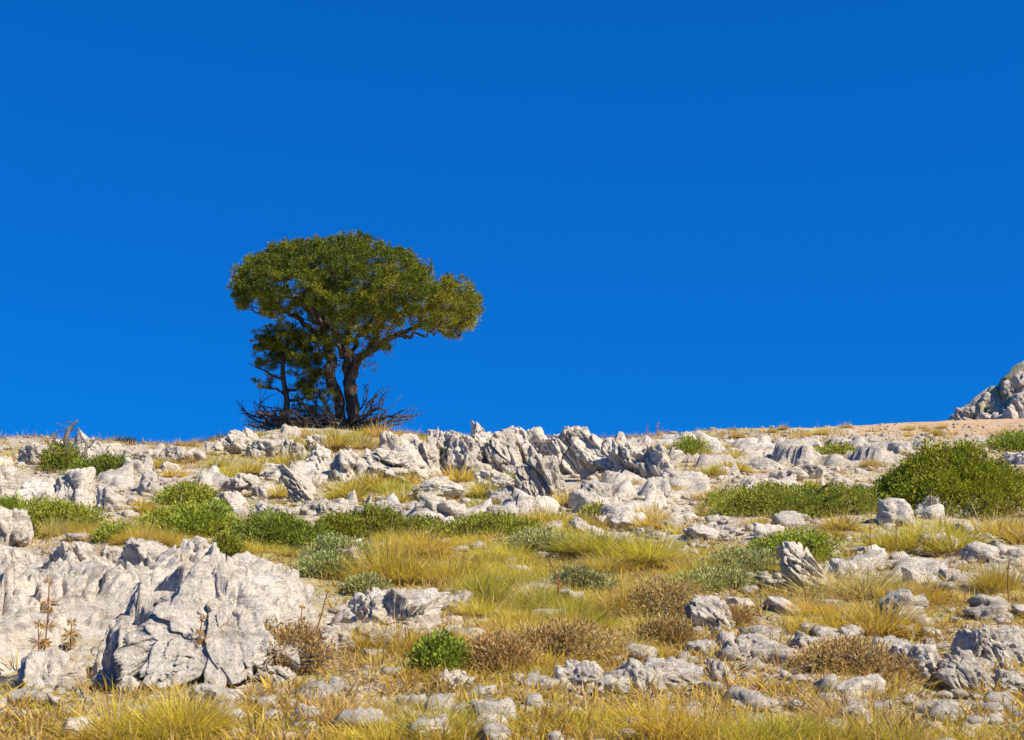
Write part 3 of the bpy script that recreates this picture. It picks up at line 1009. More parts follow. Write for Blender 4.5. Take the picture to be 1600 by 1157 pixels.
TUFTS = [
    (612, 1022, 170, 74, 'gold', 'wide golden tuft in front of the blocky brown-fronted stone', 'the golden tuft by the brown-fronted stone'),
    (716, 1020, 90, 56, 'mix', 'olive tuft just right of the golden tuft by the brown-fronted stone', None),
    (595, 915, 190, 92, 'mix', 'large shaggy tuft with brown skirt behind the broad flat slab', 'the shaggy tuft behind the flat slab'),
    (690, 918, 170, 80, 'gold', 'golden shaggy tuft right of the broad flat slab', None),
    (748, 945, 130, 82, 'green', 'dark green-bottomed tuft right of the broad flat slab', None),
    (905, 982, 150, 74, 'green', 'green tuft in the centre of the near grass', 'the green tuft at centre'),
    (985, 968, 120, 60, 'mix', 'olive tuft left of the domed boulder', None),
    (940, 872, 170, 62, 'green', 'bright green tuft on the upper edge of the central meadow', 'the bright green upper tuft'),
    (1020, 885, 190, 62, 'mix', 'broad olive tuft below the pebbly patch', None),
    (1095, 912, 140, 60, 'green', 'green-bottomed tuft right of the grey-green mat', None),
    (1365, 995, 215, 72, 'gold', 'widest golden tuft on the right, above the stone row', 'the wide golden tuft'),
    (1280, 992, 110, 50, 'mix', 'smaller olive tuft touching the wide golden tuft on its left', None),
    (1470, 868, 190, 78, 'gold', 'big domed golden tuft with brown skirt below the domed shrub', 'the big domed tuft'),
    (1555, 845, 110, 52, 'gold', 'golden tuft right of the big domed tuft', None),
    (1390, 860, 90, 48, 'gold', 'golden tuft left of the big domed tuft', None),
    (1580, 925, 100, 70, 'mix', 'brown-green tuft cut by the right edge', None),
    (1350, 935, 240, 62, 'straw', 'long brownish tuft right of the pointed leaning slab', None),
    (545, 780, 100, 46, 'mix', 'olive tuft in the row below the crags, left end', None),
    (585, 768, 100, 46, 'mix', 'olive tuft between the slanting slab and the small dark shrub', None),
    (628, 790, 70, 46, 'gold', 'golden tuft left of the smooth pale rock', None),
    (672, 786, 60, 38, 'gold', 'golden tuft in front of the smooth pale rock', None),
    (710, 754, 90, 40, 'gold', 'golden tuft above the smooth pale rock', None),
    (755, 778, 70, 42, 'gold', 'golden tuft left of the large shaded boulder', None),
    (870, 828, 90, 44, 'mix', 'brown-skirted tuft below the large shaded boulder', 'the brown-skirted tuft'),
    (915, 828, 70, 36, 'gold', 'golden tuft right of the brown-skirted tuft', None),
    (868, 790, 60, 34, 'gold', 'golden tuft at the foot of the large shaded boulder', None),
    (1025, 822, 75, 36, 'straw', 'round straw-brown tuft on the pebbly patch', 'the round straw tuft'),
    (1055, 772, 45, 20, 'gold', 'small golden tuft between the flat pebbly rocks', None),
    (990, 765, 50, 24, 'gold', 'golden tuft right of the rounded pale boulder', None),
    (1150, 738, 80, 26, 'mix', 'olive tuft on the stony slope below the right skyline', None),
    (500, 735, 60, 46, 'mix', 'dark olive tuft at the foot of the tree', None),
    (440, 735, 70, 44, 'mix', 'olive tuft below the shaded ledge under the tree', None),
    (550, 694, 60, 34, 'green', 'dark tuft against the trunk of the tree', None),
    (590, 684, 60, 30, 'gold', 'golden tuft right of the trunk of the tree', None),
    (625, 686, 40, 22, 'gold', 'golden tuft at the tip of the fallen dead limbs', None),
    (395, 745, 70, 34, 'gold', 'golden tuft right of the flat-topped skyline ledge', None),
    (350, 752, 60, 34, 'mix', 'olive tuft above the triangular boulder', None),
    (445, 780, 60, 36, 'gold', 'golden tuft right of the triangular boulder', None),
    (20, 726, 60, 34, 'mix', 'green-gold tuft on the skyline at the left edge', None),
    (270, 745, 60, 20, 'gold', 'short golden tuft below the flat-topped ledge', None),
    (1340, 770, 80, 22, 'mix', 'olive tuft left of the domed shrub', None),
    (1250, 760, 80, 16, 'gold', 'flat golden tuft above the sprawling shrub', None),
    (1290, 1050, 150, 46, 'straw', 'straw tuft in the bottom right among small stones', None),
    (800, 985, 130, 50, 'gold', 'golden tuft left of the green tuft at centre', None),
    (835, 945, 110, 52, 'straw', 'straw-coloured tuft above the green tuft at centre', None),
    (1060, 940, 110, 46, 'straw', 'straw-coloured tuft above the domed boulder', None),
    (650, 870, 150, 48, 'mix', 'olive tuft below the dark shrub row', None),
    (770, 880, 120, 40, 'mix', 'olive tuft in the upper central meadow', None),
    (404, 689, 50, 22, 'green', 'dark tuft on top of the shaded ledge left of the small juniper', None),
    (470, 687, 54, 24, 'mix', 'olive tuft among dead limbs between the small juniper and the tree', None),
    (512, 690, 54, 26, 'green', 'dark tuft touching the left stem of the tree', None),
    (390, 700, 60, 26, 'mix', 'leftmost olive tuft under the dead limbs of the tree', None),
    (424, 702, 56, 26, 'green', 'dark tuft in the tree shade left of the small juniper', None),
    (456, 700, 56, 28, 'mix', 'olive tuft below the trunk of the small juniper', None),
    (486, 704, 60, 30, 'green', 'dark tuft between the two juniper trunks', None),
    (520, 706, 70, 34, 'mix', 'shaggy tuft before the left stem of the tree', None),
    (570, 702, 70, 34, 'straw', 'brown-gold tuft before the right stem of the tree', None),
    (606, 698, 60, 26, 'gold', 'golden tuft under the right dead limbs of the tree', None),
    (646, 690, 50, 20, 'gold', 'golden tuft between the dead limbs and the crags', None),
]
for px, py, w, h, kind, label, short in TUFTS:
    place_tuft(px, py, w, h, kind, label)
    if short:
        LAND.append((short, px, py - 15))

# ------------------------------------------------------------------ shrubs
def leaves(r, centers, normals, size, ratio, col, spread=0.9):
    """one folded diamond leaf per centre"""
    n = len(centers)
    nd = normals + r.normal(0, spread, (n, 3)) * .6
    nd /= np.linalg.norm(nd, axis=1)[:, None]
    ref = r.normal(size=(n, 3))
    side = np.cross(nd, ref)
    side /= np.linalg.norm(side, axis=1)[:, None] + 1e-9
    up = np.cross(side, nd)
    L = (size * r.uniform(.65, 1.25, n))[:, None]
    W = L * ratio * .5
    a = centers
    b = centers + nd * L * .5 + side * W + up * W * .35
    c = centers + nd * L
    d = centers + nd * L * .5 - side * W + up * W * .35
    v = np.stack([a, b, c, d], 1).reshape(-1, 3)
    i = np.arange(n)[:, None] * 4
    t = np.concatenate([i + np.array([[0, 1, 2]]), i + np.array([[0, 2, 3]])])
    cc = np.repeat(col, 4, axis=0)
    return v, t, cc

SH = {'dome': (np.array([0.19, 0.25, 0.016]), np.array([0.44, 0.45, 0.03])),
      'dark': (np.array([0.16, 0.20, 0.020]), np.array([0.34, 0.34, 0.035])),
      'low': (np.array([0.22, 0.275, 0.03]), np.array([0.46, 0.46, 0.05])),
      'mat': (np.array([0.32, 0.35, 0.115]), np.array([0.50, 0.48, 0.17])),
      'bright': (np.array([0.24, 0.31, 0.03]), np.array([0.42, 0.44, 0.05])),
      'dry': (np.array([0.40, 0.26, 0.085]), np.array([0.62, 0.45, 0.15]))}

def shrub(px, py, wpx, hpx, kind, label, seed, n, leaf, short=None, name='shrub', cat='shrub', depth=.85):
    r = np.random.default_rng(seed)
    g = ground(px, py)
    w = wpx * g.y / FPX
    h = max(hpx * (.84 if kind == 'dome' else .70) * g.y / FPX, .07)
    dp = w * depth
    yc = g.y + dp * .38
    xc = g.x * yc / g.y
    e = empty(name, (xc, yc, float(H(xc, yc))))
    tag(e, label, cat)
    ca, cb = SH[kind]
    # twig tips of the shrub: a lumpy dome
    n = int(n * .92)
    leaf = leaf * 1.0
    nc = max(60, n // 24)
    a = r.uniform(0, 2 * math.pi, nc)
    rho = np.sqrt(r.uniform(0, 1, nc))
    z = (1 - rho ** 2) ** .7
    d = np.stack([np.cos(a) * rho, np.sin(a) * rho, z], 1)
    lump = 1 + (.34 if kind == 'dome' else .55) * fbm(d * 2.6 + seed, 3, seed) + .16 * fbm(d * 7 + seed, 2, seed + 3)
    rad = lump * np.where(r.uniform(0, 1, nc) < .8, r.uniform(.92, 1.03, nc), r.uniform(.55, .9, nc))
    cen = d * rad[:, None] * np.array([w / 2, dp / 2, h])
    gx = H(cen[:, 0] + xc, cen[:, 1] + yc) - e.location.z
    cen[:, 2] += gx
    k = r.integers(0, nc, n)
    cr = leaf * 2.4
    off = r.normal(0, 1, (n, 3))
    off /= np.linalg.norm(off, axis=1)[:, None]
    off *= (cr * r.uniform(.2, 1, n) ** .6)[:, None]
    nor = d[k] * .8 + off / cr * .9 + np.array([0, 0, .35])
    f = np.clip(r.normal(.45, .28, n) + .25 * fbm(cen * 3 / max(w, .4) + 3, 2, seed)[k], 0, 1)[:, None]
    col = (ca * (1 - f) + cb * f) * r.uniform(.8, 1.15, (n, 1))
    if kind != 'dry':
        br = (r.uniform(0, 1, n) < .04 + .5 * sstep(.45, .7, fbm(cen * 4 / max(w, .5) + 11, 3, seed + 40))[k])[:, None]
        col = np.where(br, np.array([.30, .2, .08]), col)
    v, t, cc = leaves(r, cen[k] + off, nor, leaf, .42 if kind != 'dry' else .3, col)
    me = mesh_from('foliage', v, None, t, cc, smooth=False)
    obj('foliage', me, M_LEAF, e)
    s = Soup()
    for j in r.choice(nc, min(nc, 46), replace=False):
        c1 = cen[j]
        st = np.array([r.normal(0, w * .07), r.normal(0, dp * .07), -.03])
        m = c1 * .55 + np.array([0, 0, -.06 * h]) + r.normal(0, .05 * w, 3)
        pts = curve([st, m, c1], 6)
        tube(s, pts, np.linspace(.016, .005, 6) * (1 + w * .4), 4, (.16, .11, .075))
    obj('stems', s.mesh('stems'), M_DEAD if kind == 'dry' else M_BARK, e)
    if short:
        LAND.append((short, px, py - hpx * .3))
    return e

SHRUBS = [
    (1494, 808, 255, 108, 'dome', 'large domed yellow-green juniper shrub at the right', 42000, .046, 'the large domed shrub'),
    (1402, 800, 110, 50, 'dome', 'low green shrub leaning on the left flank of the domed shrub', 6000, .05, None),
    (1590, 708, 90, 24, 'dome', 'small green shrub at the right edge behind the domed shrub', 3000, .07, None),
    (1245, 812, 280, 60, 'low', 'wide sprawling green shrub left of the domed shrub', 24000, .038, 'the sprawling shrub'),
    (1155, 806, 110, 36, 'low', 'low left arm of the sprawling shrub beside the pebbles', 4500, .045, None),
    (1240, 880, 140, 50, 'low', 'low green shrub surrounding the pointed leaning slab', 8000, .034, None),
    (440, 858, 140, 56, 'dark', 'round dark green shrub behind the near ledge', 12000, .034, 'the round dark green shrub'),
    (526, 846, 74, 42, 'dark', 'dark green shrub right of the round dark green shrub', 6000, .036, None),
    (592, 842, 90, 52, 'dark', 'darkest green shrub at the right end of the shrub row', 6000, .036, 'the darkest green shrub'),
    (660, 842, 90, 30, 'dark', 'flat dark green shrub beyond the darkest shrub', 5500, .036, None),
    (352, 874, 50, 36, 'dark', 'small green bush at the upper edge of the near ledge', 3500, .03, None),
    (84, 836, 150, 60, 'low', 'spreading green shrub above the near left ledge', 12000, .036, 'the spreading left shrub'),
    (180, 848, 60, 24, 'low', 'little green bush at the right end of the spreading left shrub', 2500, .034, None),
    (10, 806, 60, 26, 'low', 'green bush at the left edge below the grey boulders', 2500, .036, None),
    (290, 792, 105, 36, 'low', 'flat green shrub left of the triangular boulder', 6000, .04, 'the flat green shrub'),
    (296, 842, 150, 54, 'low', 'wide green shrub with brown twigs at its middle', 13000, .036, 'the wide brown-twigged shrub'),
    (605, 750, 64, 34, 'dark', 'small rounded green bush under the skyline crags', 3500, .05, 'the small bush under the crags'),
    (160, 748, 110, 36, 'dark', 'olive bush right of the dead snag', 6000, .05, None),
    (98, 738, 70, 40, 'dark', 'olive bush at the foot of the dead snag', 4500, .05, None),
    (760, 846, 170, 40, 'low', 'low grey-green shrub at the top of the central meadow', 8000, .036, None),
    (1080, 712, 60, 26, 'low', 'small green bush on the slope right of the crags', 2500, .06, None),
    (690, 1054, 90, 52, 'bright', 'bright green leafy bush near the bottom centre', 5500, .026, 'the bright green bush'),
    (790, 762, 36, 14, 'low', 'tiny green bush beside the layered rock', 1200, .05, None),
    (930, 814, 44, 22, 'low', 'small green bush beside the brown-skirted tuft', 2200, .04, None),
    (1310, 716, 80, 14, 'low', 'thin green bush line just under the right skyline', 1800, .08, None),
]
for k, (px, py, w, h, kind, label, n, leaf, short) in enumerate(SHRUBS):
    shrub(px, py, w, h, kind, label, 60 + k, n, leaf, short)
MATS = [(905, 930, 110, 40, 'grey-green leafy mat above the green tuft at centre', 'the grey-green mat'), (535, 885, 110, 36, 'grey-green leafy mat right of the round dark green shrub', None),
        (505, 905, 80, 40, 'grey-green leafy mat at the right end of the near ledge', None), (845, 866, 120, 28, 'grey-green leafy mat left of the bright green upper tuft', None),
        (1120, 925, 120, 30, 'grey-green leafy mat above the domed boulder', None), (1165, 900, 110, 36, 'grey-green leafy mat left of the pointed leaning slab', None),
        (570, 932, 60, 20, 'little grey-green mat above the broad flat slab', None)]
for k, (px, py, w, h, label, short) in enumerate(MATS):
    shrub(px, py, w, h, 'mat', label, 160 + k, 5200, .030, short, 'mat_plant', 'mat plant')
DRY = [(445, 1060, 130, 86, 'orange-brown dry herb in front of the near ledge', 'the orange dry herb'), (1030, 975, 170, 60, 'rust-coloured dry herb left of the domed boulder', None),
       (870, 1035, 190, 60, 'dark rust-brown dry herb above the flat slabs at bottom centre', None), (1130, 985, 90, 34, 'orange dry herb at the foot of the domed boulder', None),
       (1040, 1012, 90, 40, 'orange dry herb above the flat slabs at bottom centre', None), (780, 1050, 120, 50, 'pale orange dry herb right of the bright green bush', None),
       (1330, 1062, 190, 56, 'orange-green dry herb at the bottom right', None), (1555, 808, 70, 30, 'brown dry herb below the broad right-edge boulder', None)]
for k, (px, py, w, h, label, short) in enumerate(DRY):
    shrub(px, py, w, h, 'dry', label, 260 + k, 7000, .026, short, 'dry_herb', 'dry herb')

# ------------------------------------------------------------------ the tree
def jag(pts, r, amp):
    p = np.array(pts, dtype=float)
    n = len(p)
    k = np.linspace(0, 1, n)[:, None]
    o = np.stack([fbm(np.stack([np.linspace(0, n * .45, n), np.full(n, r.uniform(0, 99)), np.zeros(n)], 1), 2, int(r.integers(1, 999))) for _ in range(3)], 1)
    p[:, :3] += o * amp * np.minimum(1, 4 * k * (1.02 - k) + .15)
    return p

def limb(soup, pts, r, n=18, amp=.06, sides=8, col=(.3, .2, .15), rough=.22, flute=.0):
    """pts: (px, py, depth offset m, radius m) at the tree's distance; returns the world polyline"""
    c = curve(pts, n)
    w = np.array([list(at(a, b, TREE_Y + d)) + [q] for a, b, d, q in c])
    w = jag(w, r, amp)
    tube(soup, w[:, :3], np.maximum(w[:, 3] * .88, .006), sides, col, rough, int(r.integers(1, 999)), flute)
    return w

def in_poly(x, y, poly):
    p = np.asarray(poly, float)
    c = np.zeros(len(x), bool)
    j = len(p) - 1
    for i in range(len(p)):
        t = ((p[i, 1] > y) != (p[j, 1] > y)) & (x < (p[j, 0] - p[i, 0]) * (y - p[i, 1]) / (p[j, 1] - p[i, 1] + 1e-12) + p[i, 0])
        c ^= t
        j = i
    return c

def edge_dist(x, y, poly):
    p = np.asarray(poly, float)
    d = np.full(len(x), 1e9)
    for i in range(len(p)):
        a, b = p[i], p[(i + 1) % len(p)]
        ab = b - a
        t = np.clip(((x - a[0]) * ab[0] + (y - a[1]) * ab[1]) / (ab @ ab + 1e-9), 0, 1)
        d = np.minimum(d, np.hypot(x - a[0] - t * ab[0], y - a[1] - t * ab[1]))
    return d

def foliage(soup, r, cen, up, crad, per, leaf, ca, cb, tint):
    """sprays of scale leaves round every bough tip"""
    n = len(cen) * per
    k = np.repeat(np.arange(len(cen)), per)
    off = r.normal(0, 1, (n, 3))
    off /= np.linalg.norm(off, axis=1)[:, None]
    rr = r.uniform(0.1, 1, n) ** .55
    off *= (crad[k] * rr)[:, None]
    off[:, 2] *= .85
    nor = off / crad[k][:, None] + up[k] * .9
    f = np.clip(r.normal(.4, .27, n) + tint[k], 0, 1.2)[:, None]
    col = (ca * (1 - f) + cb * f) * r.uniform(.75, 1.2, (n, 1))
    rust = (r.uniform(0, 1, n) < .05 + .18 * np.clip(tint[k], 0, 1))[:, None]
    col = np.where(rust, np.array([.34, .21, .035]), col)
    v, t, c = leaves(r, cen[k] + off, nor, leaf, .27, col, 1.0)
    soup.add(v, None, t, c)

CROWN_POLY = [(364, 446), (367, 428), (380, 413), (398, 398), (420, 387), (455, 376), (496, 372), (530, 369), (565, 366), (590, 375), (622, 384), (642, 396), (656, 412), (676, 426),
              (694, 428), (708, 426), (728, 437), (734, 454), (748, 472), (753, 495), (744, 507), (730, 513), (716, 529), (694, 526), (668, 515), (640, 512), (606, 516), (588, 526), (560, 524),
              (535, 532), (508, 528), (494, 512), (484, 500), (462, 494), (436, 498), (416, 494), (392, 488), (372, 478), (364, 462)]

def build_tree():
    r = np.random.default_rng(42)
    base = at(540, 676, TREE_Y)
    base.z = float(H(base.x, base.y)) - .02
    e = empty('juniper_tree', base)
    tag(e, 'umbrella-shaped old juniper tree standing on the rocky crest', 'tree')
    B = np.array(base)
    s = Soup()
    T = [
        [(528, 684, 0, .30), (533, 664, 0, .22), (531, 640, 0, .19), (524, 612, 0, .175), (517, 585, 0, .17), (515, 556, 0, .15), (510, 528, 0, .13), (506, 496, 0, .12), (498, 460, -.2, .08), (486, 420, -.3, .04), (478, 392, -.3, .02)],
        [(556, 684, -.1, .32), (551, 662, 0, .24), (550, 635, 0, .205), (548, 606, 0, .20), (551, 582, 0, .18), (562, 562, -.1, .14), (580, 546, -.2, .11), (600, 533, -.3, .11), (622, 524, -.3, .09), (648, 514, -.3, .07), (676, 502, -.3, .055), (706, 488, -.3, .04), (730, 470, -.2, .02)],
        [(547, 606, 0, .14), (543, 580, .1, .13), (541, 552, .2, .14), (543, 520, .2, .12), (551, 484, .2, .09), (561, 442, .1, .06), (566, 400, 0, .025)],
        [(578, 547, -.2, .11), (585, 528, -.1, .10), (592, 506, 0, .085), (604, 474, 0, .06), (622, 440, 0, .04), (634, 410, 0, .02)],
        [(511, 532, 0, .12), (496, 523, -.1, .10), (482, 512, -.1, .09), (470, 498, -.1, .08), (452, 484, -.1, .06), (430, 468, -.1, .045), (404, 448, 0, .03), (382, 440, 0, .015)],
        [(510, 528, 0, .10), (498, 498, -.8, .08), (480, 462, -1.6, .05), (462, 424, -2.1, .02)],
        [(543, 520, .1, .10), (556, 490, -.9, .08), (578, 462, -1.8, .05), (606, 440, -2.3, .02)],
        [(541, 552, .2, .09), (526, 520, 1.0, .08), (510, 480, 1.8, .05), (486, 440, 2.2, .02)],
        [(545, 560, .2, .09), (566, 520, 1.2, .08), (600, 482, 1.8, .05), (640, 452, 2.0, .02)],
        [(534, 560, 0, .06), (528, 530, -.6, .06), (520, 500, -1.5, .05), (524, 450, -2.4, .02)],
        [(648, 514, -.3, .05), (664, 490, -.9, .04), (684, 466, -1.2, .02)],
        [(622, 524, -.3, .05), (652, 524, -.8, .04), (690, 518, -1.0, .015)],
    ]
    pts = []
    for k, t in enumerate(T):
        t = [(a, b, d, q) for a, b, d, q in t]
        w = limb(s, t, r, 14 + 3 * len(t), .09 if k < 3 else .14, 12 if k < 3 else 8, rough=.42, flute=.10 if k < 3 else 0)
        pts.append(w[len(w) // 3:, :3])
    s.v = [v - B for v in s.v]
    trunk = s.mesh('trunk')
    obj('trunk', trunk, M_BARK, e)
    nodes = np.concatenate(pts)
    # boughs inside the outline, lens-shaped in depth
    x = r.uniform(360, 756, 6000)
    y = r.uniform(364, 534, 6000)
    ok = in_poly(x, y, CROWN_POLY)
    x, y = x[ok], y[ok]
    ed = edge_dist(x, y, CROWN_POLY)
    ok = ed > 6
    x, y, ed = x[ok], y[ok], ed[ok]
    t = np.clip(ed / 70, 0, 1)
    D = 3.1 * np.sqrt(1 - (1 - t) ** 2)
    u = r.uniform(0, 1, len(x))
    dep = np.where(u < .62, -D * r.uniform(.82, 1.0, len(x)), np.where(u < .85, D * r.uniform(.8, 1, len(x)), D * r.uniform(-.7, .7, len(x))))
    # thin out the underside so the limbs show
    ybot = np.interp(x, [364, 420, 470, 508, 560, 606, 668, 716, 753], [476, 490, 492, 524, 522, 514, 512, 526, 500])
    keep = (ybot - y > 22) | (r.uniform(0, 1, len(x)) < .45)
    x, y, dep, ed = x[keep], y[keep], dep[keep], ed[keep]
    y = y + 4
    W = np.array([list(at(a, b, TREE_Y + d)) for a, b, d in zip(x, y, dep)])
    void = fbm(W * 1.05 + 4.0, 2, 91) < -.26 + .25 * (ed < 16) * (r.uniform(0, 1, len(x)) < .5)
    x, y, dep, W = x[~void], y[~void], dep[~void], W[~void]
    hx, hy = r.uniform(498, 606, 46), r.uniform(508, 556, 46)          # leafage hanging round the fork of the stems
    hk = r.uniform(0, 1, 46) < np.interp(hy, [508, 530, 556], [1, .75, .25])
    hx, hy = hx[hk], hy[hk]
    hd = r.uniform(-1.3, .9, len(hx))
    x, y, dep = np.concatenate([x, hx]), np.concatenate([y, hy]), np.concatenate([dep, hd])
    W = np.concatenate([W, np.array([list(at(a, b, TREE_Y + d)) for a, b, d in zip(hx, hy, hd)])])
    chosen = []
    for i in range(len(W)):
        if all(np.sum((W[i] - W[j]) ** 2) > .36 ** 2 for j in chosen):
            chosen.append(i)
        if len(chosen) >= 430:
            break
    bough = W[chosen]
    small = np.array(chosen) >= len(W) - len(hx)
    bx = x[chosen]
    # branches: every bough tip grows from the nearest wood
    order = np.argsort([np.min(np.sum((nodes - b) ** 2, axis=1)) for b in bough])
    sb = Soup()
    for i in order:
        b = bough[i]
        dd = np.sum((nodes - b) ** 2, axis=1) + 1.2 * np.maximum(nodes[:, 2] - b[2] + .1, 0)
        a = nodes[np.argmin(dd)]
        L = np.linalg.norm(b - a)
        m = (a + b) / 2 + np.array([0, 0, -.10 * L]) + r.normal(0, .08 * L, 3)
        c = curve([a, m, b], 9)
        c = jag(np.concatenate([c, np.zeros((9, 1))], 1), r, .05)[:, :3]
        tube(sb, c - B, np.linspace(.018 + .012 * L, .007, 9), 5, (.3, .2, .15))
        nodes = np.concatenate([nodes, c[3:]])
    obj('branches', sb.mesh('branches'), M_BARK, e)['kind'] = 'stuff'
    # leaf clumps of each bough
    sf = Soup()
    cen, upv, rad, tint = [], [], [], []
    mid = np.array(list(at(545, 470, TREE_Y)))
    for i, b in enumerate(bough):
        out = b - mid
        out[2] = abs(out[2]) * .6 + .6
        out /= np.linalg.norm(out)
        k = int(r.integers(6, 12))
        bs = r.uniform(.75, 1.25)
        if small[i]:
            k, bs = int(r.integers(3, 7)), .6
        o = r.normal(0, 1, (k, 3))
        o /= np.linalg.norm(o, axis=1)[:, None]
        o *= (.23 * bs * r.uniform(.35, 1, k) ** .5)[:, None]
        o[:, 2] = o[:, 2] * .75 + .05
        cen.append(b + o)
        upv.append(np.tile(out * .6 + np.array([0, 0, .5]), (k, 1)))
        rad.append(r.uniform(.07, .14, k))
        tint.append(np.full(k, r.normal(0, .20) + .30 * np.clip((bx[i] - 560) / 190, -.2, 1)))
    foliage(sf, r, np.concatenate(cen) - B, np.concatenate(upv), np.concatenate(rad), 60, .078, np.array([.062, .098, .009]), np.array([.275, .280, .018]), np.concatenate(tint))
    # upright sprays that break the outline
    top = [(a, b) for a, b in CROWN_POLY if b < 480]
    q = []
    for _ in range(260):
        a, b = top[int(r.integers(0, len(top) - 1))]
        p = list(at(a + r.uniform(-22, 22), b + r.uniform(-1, 12), TREE_Y + r.uniform(-1.0, 1.0)))
        if np.min(np.sum((bough - np.array(p)) ** 2, axis=1)) < .34 ** 2:      # only where a bough carries it
            q.append(p)
    q = np.array(q)
    for z_, f_ in ((0, 1.0), (.09, .75), (.17, .5)):
        foliage(sf, r, q + np.array([0, 0, z_]) - B, np.tile([0, 0, 1.2], (len(q), 1)), .085 * f_ * r.uniform(.7, 1.2, len(q)), int(30 * f_), .075, np.array([.062, .098, .009]), np.array([.275, .280, .018]), np.zeros(len(q)))
    # sparse leafy twigs along the stems
    n = 150
    px = r.uniform(492, 592, n)
    py = r.uniform(508, 585, n)
    q = np.array([list(at(a, b, TREE_Y + r.uniform(-.5, .6))) for a, b in zip(px, py)])
    keep = r.uniform(0, 1, n) < np.interp(py, [520, 545, 580], [1, .7, .15])
    q = q[keep]
    foliage(sf, r, q - B, np.tile([0, 0, .5], (len(q), 1)), r.uniform(.07, .13, len(q)), 34, .075, np.array([.11, .125, .010]), np.array([.28, .26, .02]), np.zeros(len(q)))
    obj('crown', sf.mesh('crown', smooth=False), M_CROWN, e)
    # dead limbs sprawling round the foot
    def dead(pl, n=16, twigs=5, amp=.08, col=(.4, .35, .3)):
        sd = Soup()
        w = limb(sd, pl, r, n, amp, 6, col, .2)
        for _ in range(twigs):
            k = int(r.integers(n // 4, n - 1))
            a = w[k, :3]
            dirv = (w[min(k + 1, n - 1), :3] - w[k - 1, :3])
            dirv /= np.linalg.norm(dirv) + 1e-9
            dirv = dirv + r.normal(0, .55, 3) + np.array([0, 0, .25])
            L = r.uniform(.12, .34)
            c = np.array([a, a + dirv * L * .5 + r.normal(0, .04, 3), a + dirv * L + r.normal(0, .06, 3)])
            tube(sd, curve(c, 7), np.linspace(max(w[k, 3] * .55, .015), .006, 7), 5, col)
        sd.v = [v - B for v in sd.v]
        o = obj('dead_limb', sd.mesh('dead_limb'), M_DEAD if r.uniform() < .4 else M_BARK, e)
        return o
    DL = [
        [(552, 676, -.3, .07), (580, 668, -.4, .06), (604, 660, -.4, .05), (622, 662, -.4, .035), (640, 658, -.4, .012)],
        [(556, 678, -.5, .06), (590, 676, -.6, .05), (616, 668, -.6, .04), (636, 664, -.6, .025), (654, 656, -.6, .01)],
        [(556, 678, -.8, .05), (585, 682, -1.0, .04), (612, 676, -1.0, .03), (640, 664, -.9, .01)],
        [(552, 672, -.2, .06), (566, 664, -.3, .05), (578, 650, -.3, .035), (584, 632, -.3, .012)],
        [(552, 668, -.2, .05), (568, 656, 0, .035), (576, 640, 0, .025), (590, 626, 0, .008)],
        [(552, 660, .2, .05), (562, 648, .3, .03), (570, 634, .3, .02), (568, 612, .3, .006)],
        [(552, 670, -.3, .045), (570, 660, -.6, .03), (588, 648, -.6, .02), (596, 634, -.5, .006)],
        [(530, 672, -.3, .06), (505, 668, -.5, .05), (480, 672, -.6, .05), (450, 670, -.6, .04), (424, 664, -.6, .02), (408, 656, -.6, .008)],
        [(530, 676, -.7, .06), (500, 678, -.8, .05), (468, 676, -.8, .05), (440, 680, -.8, .035), (416, 676, -.8, .01)],
        [(520, 674, -.4, .05), (495, 660, -.6, .05), (478, 648, -.6, .045), (470, 634, -.6, .03), (462, 628, -.6, .012)],
        [(500, 670, -.2, .05), (484, 654, -.2, .045), (474, 640, -.3, .03), (476, 622, -.3, .008)],
        [(470, 674, -.2, .06), (440, 664, -.3, .05), (418, 654, -.3, .035), (400, 656, -.3, .01)],
        [(460, 676, -.2, .06), (430, 672, -.3, .05), (404, 664, -.2, .035), (384, 654, 0, .01)],
        [(450, 678, 0, .05), (416, 670, .1, .04), (392, 662, .1, .03), (378, 646, .1, .008)],
        [(450, 676, .4, .05), (420, 660, .5, .04), (405, 648, .5, .02), (412, 636, .5, .006)],
        [(520, 664, 0, .05), (508, 640, -.2, .03), (500, 622, -.2, .02), (490, 604, -.2, .006)],
        [(515, 668, .3, .05), (500, 650, .4, .03), (488, 636, .4, .02), (480, 616, .4, .006)],
        [(440, 680, -.5, .045), (424, 682, -.6, .04), (404, 676, -.6, .03), (380, 672, -.5, .01)],
        [(500, 682, -1.0, .05), (480, 684, -1.1, .045), (455, 682, -1.1, .04), (430, 688, -1.0, .015)],
        [(535, 678, -.9, .05), (515, 668, -1.0, .04), (500, 660, -1.0, .03), (520, 648, -1.0, .01)],
    ]
    for pl in DL:
        dead([(a, b - 9, d, q) for a, b, d, q in pl], twigs=int(r.integers(7, 13)))
    for _ in range(52):                                   # the tangle of broken lower limbs
        x0, x1 = (r.uniform(430, 540), r.uniform(392, 520)) if r.uniform() < .84 else (r.uniform(545, 570), r.uniform(575, 625))
        y0 = r.uniform(656, 674)
        y1 = y0 - r.uniform(-4, 26)
        z0, z1 = r.uniform(-1.2, .3), r.uniform(-1.4, .5)
        q = r.uniform(.025, .06)
        dead([(x0, y0, z0, q), ((2 * x0 + x1) / 3, (2 * y0 + y1) / 3 - r.uniform(-4, 7), (2 * z0 + z1) / 3, q * .85), ((x0 + 2 * x1) / 3, (y0 + 2 * y1) / 3 - r.uniform(-4, 7), (z0 + 2 * z1) / 3, q * .6), (x1, y1, z1, .008)], twigs=int(r.integers(5, 10)))
    # thin dry twigs on the stems
    stw = Soup()
    tp = np.concatenate(pts[:3])
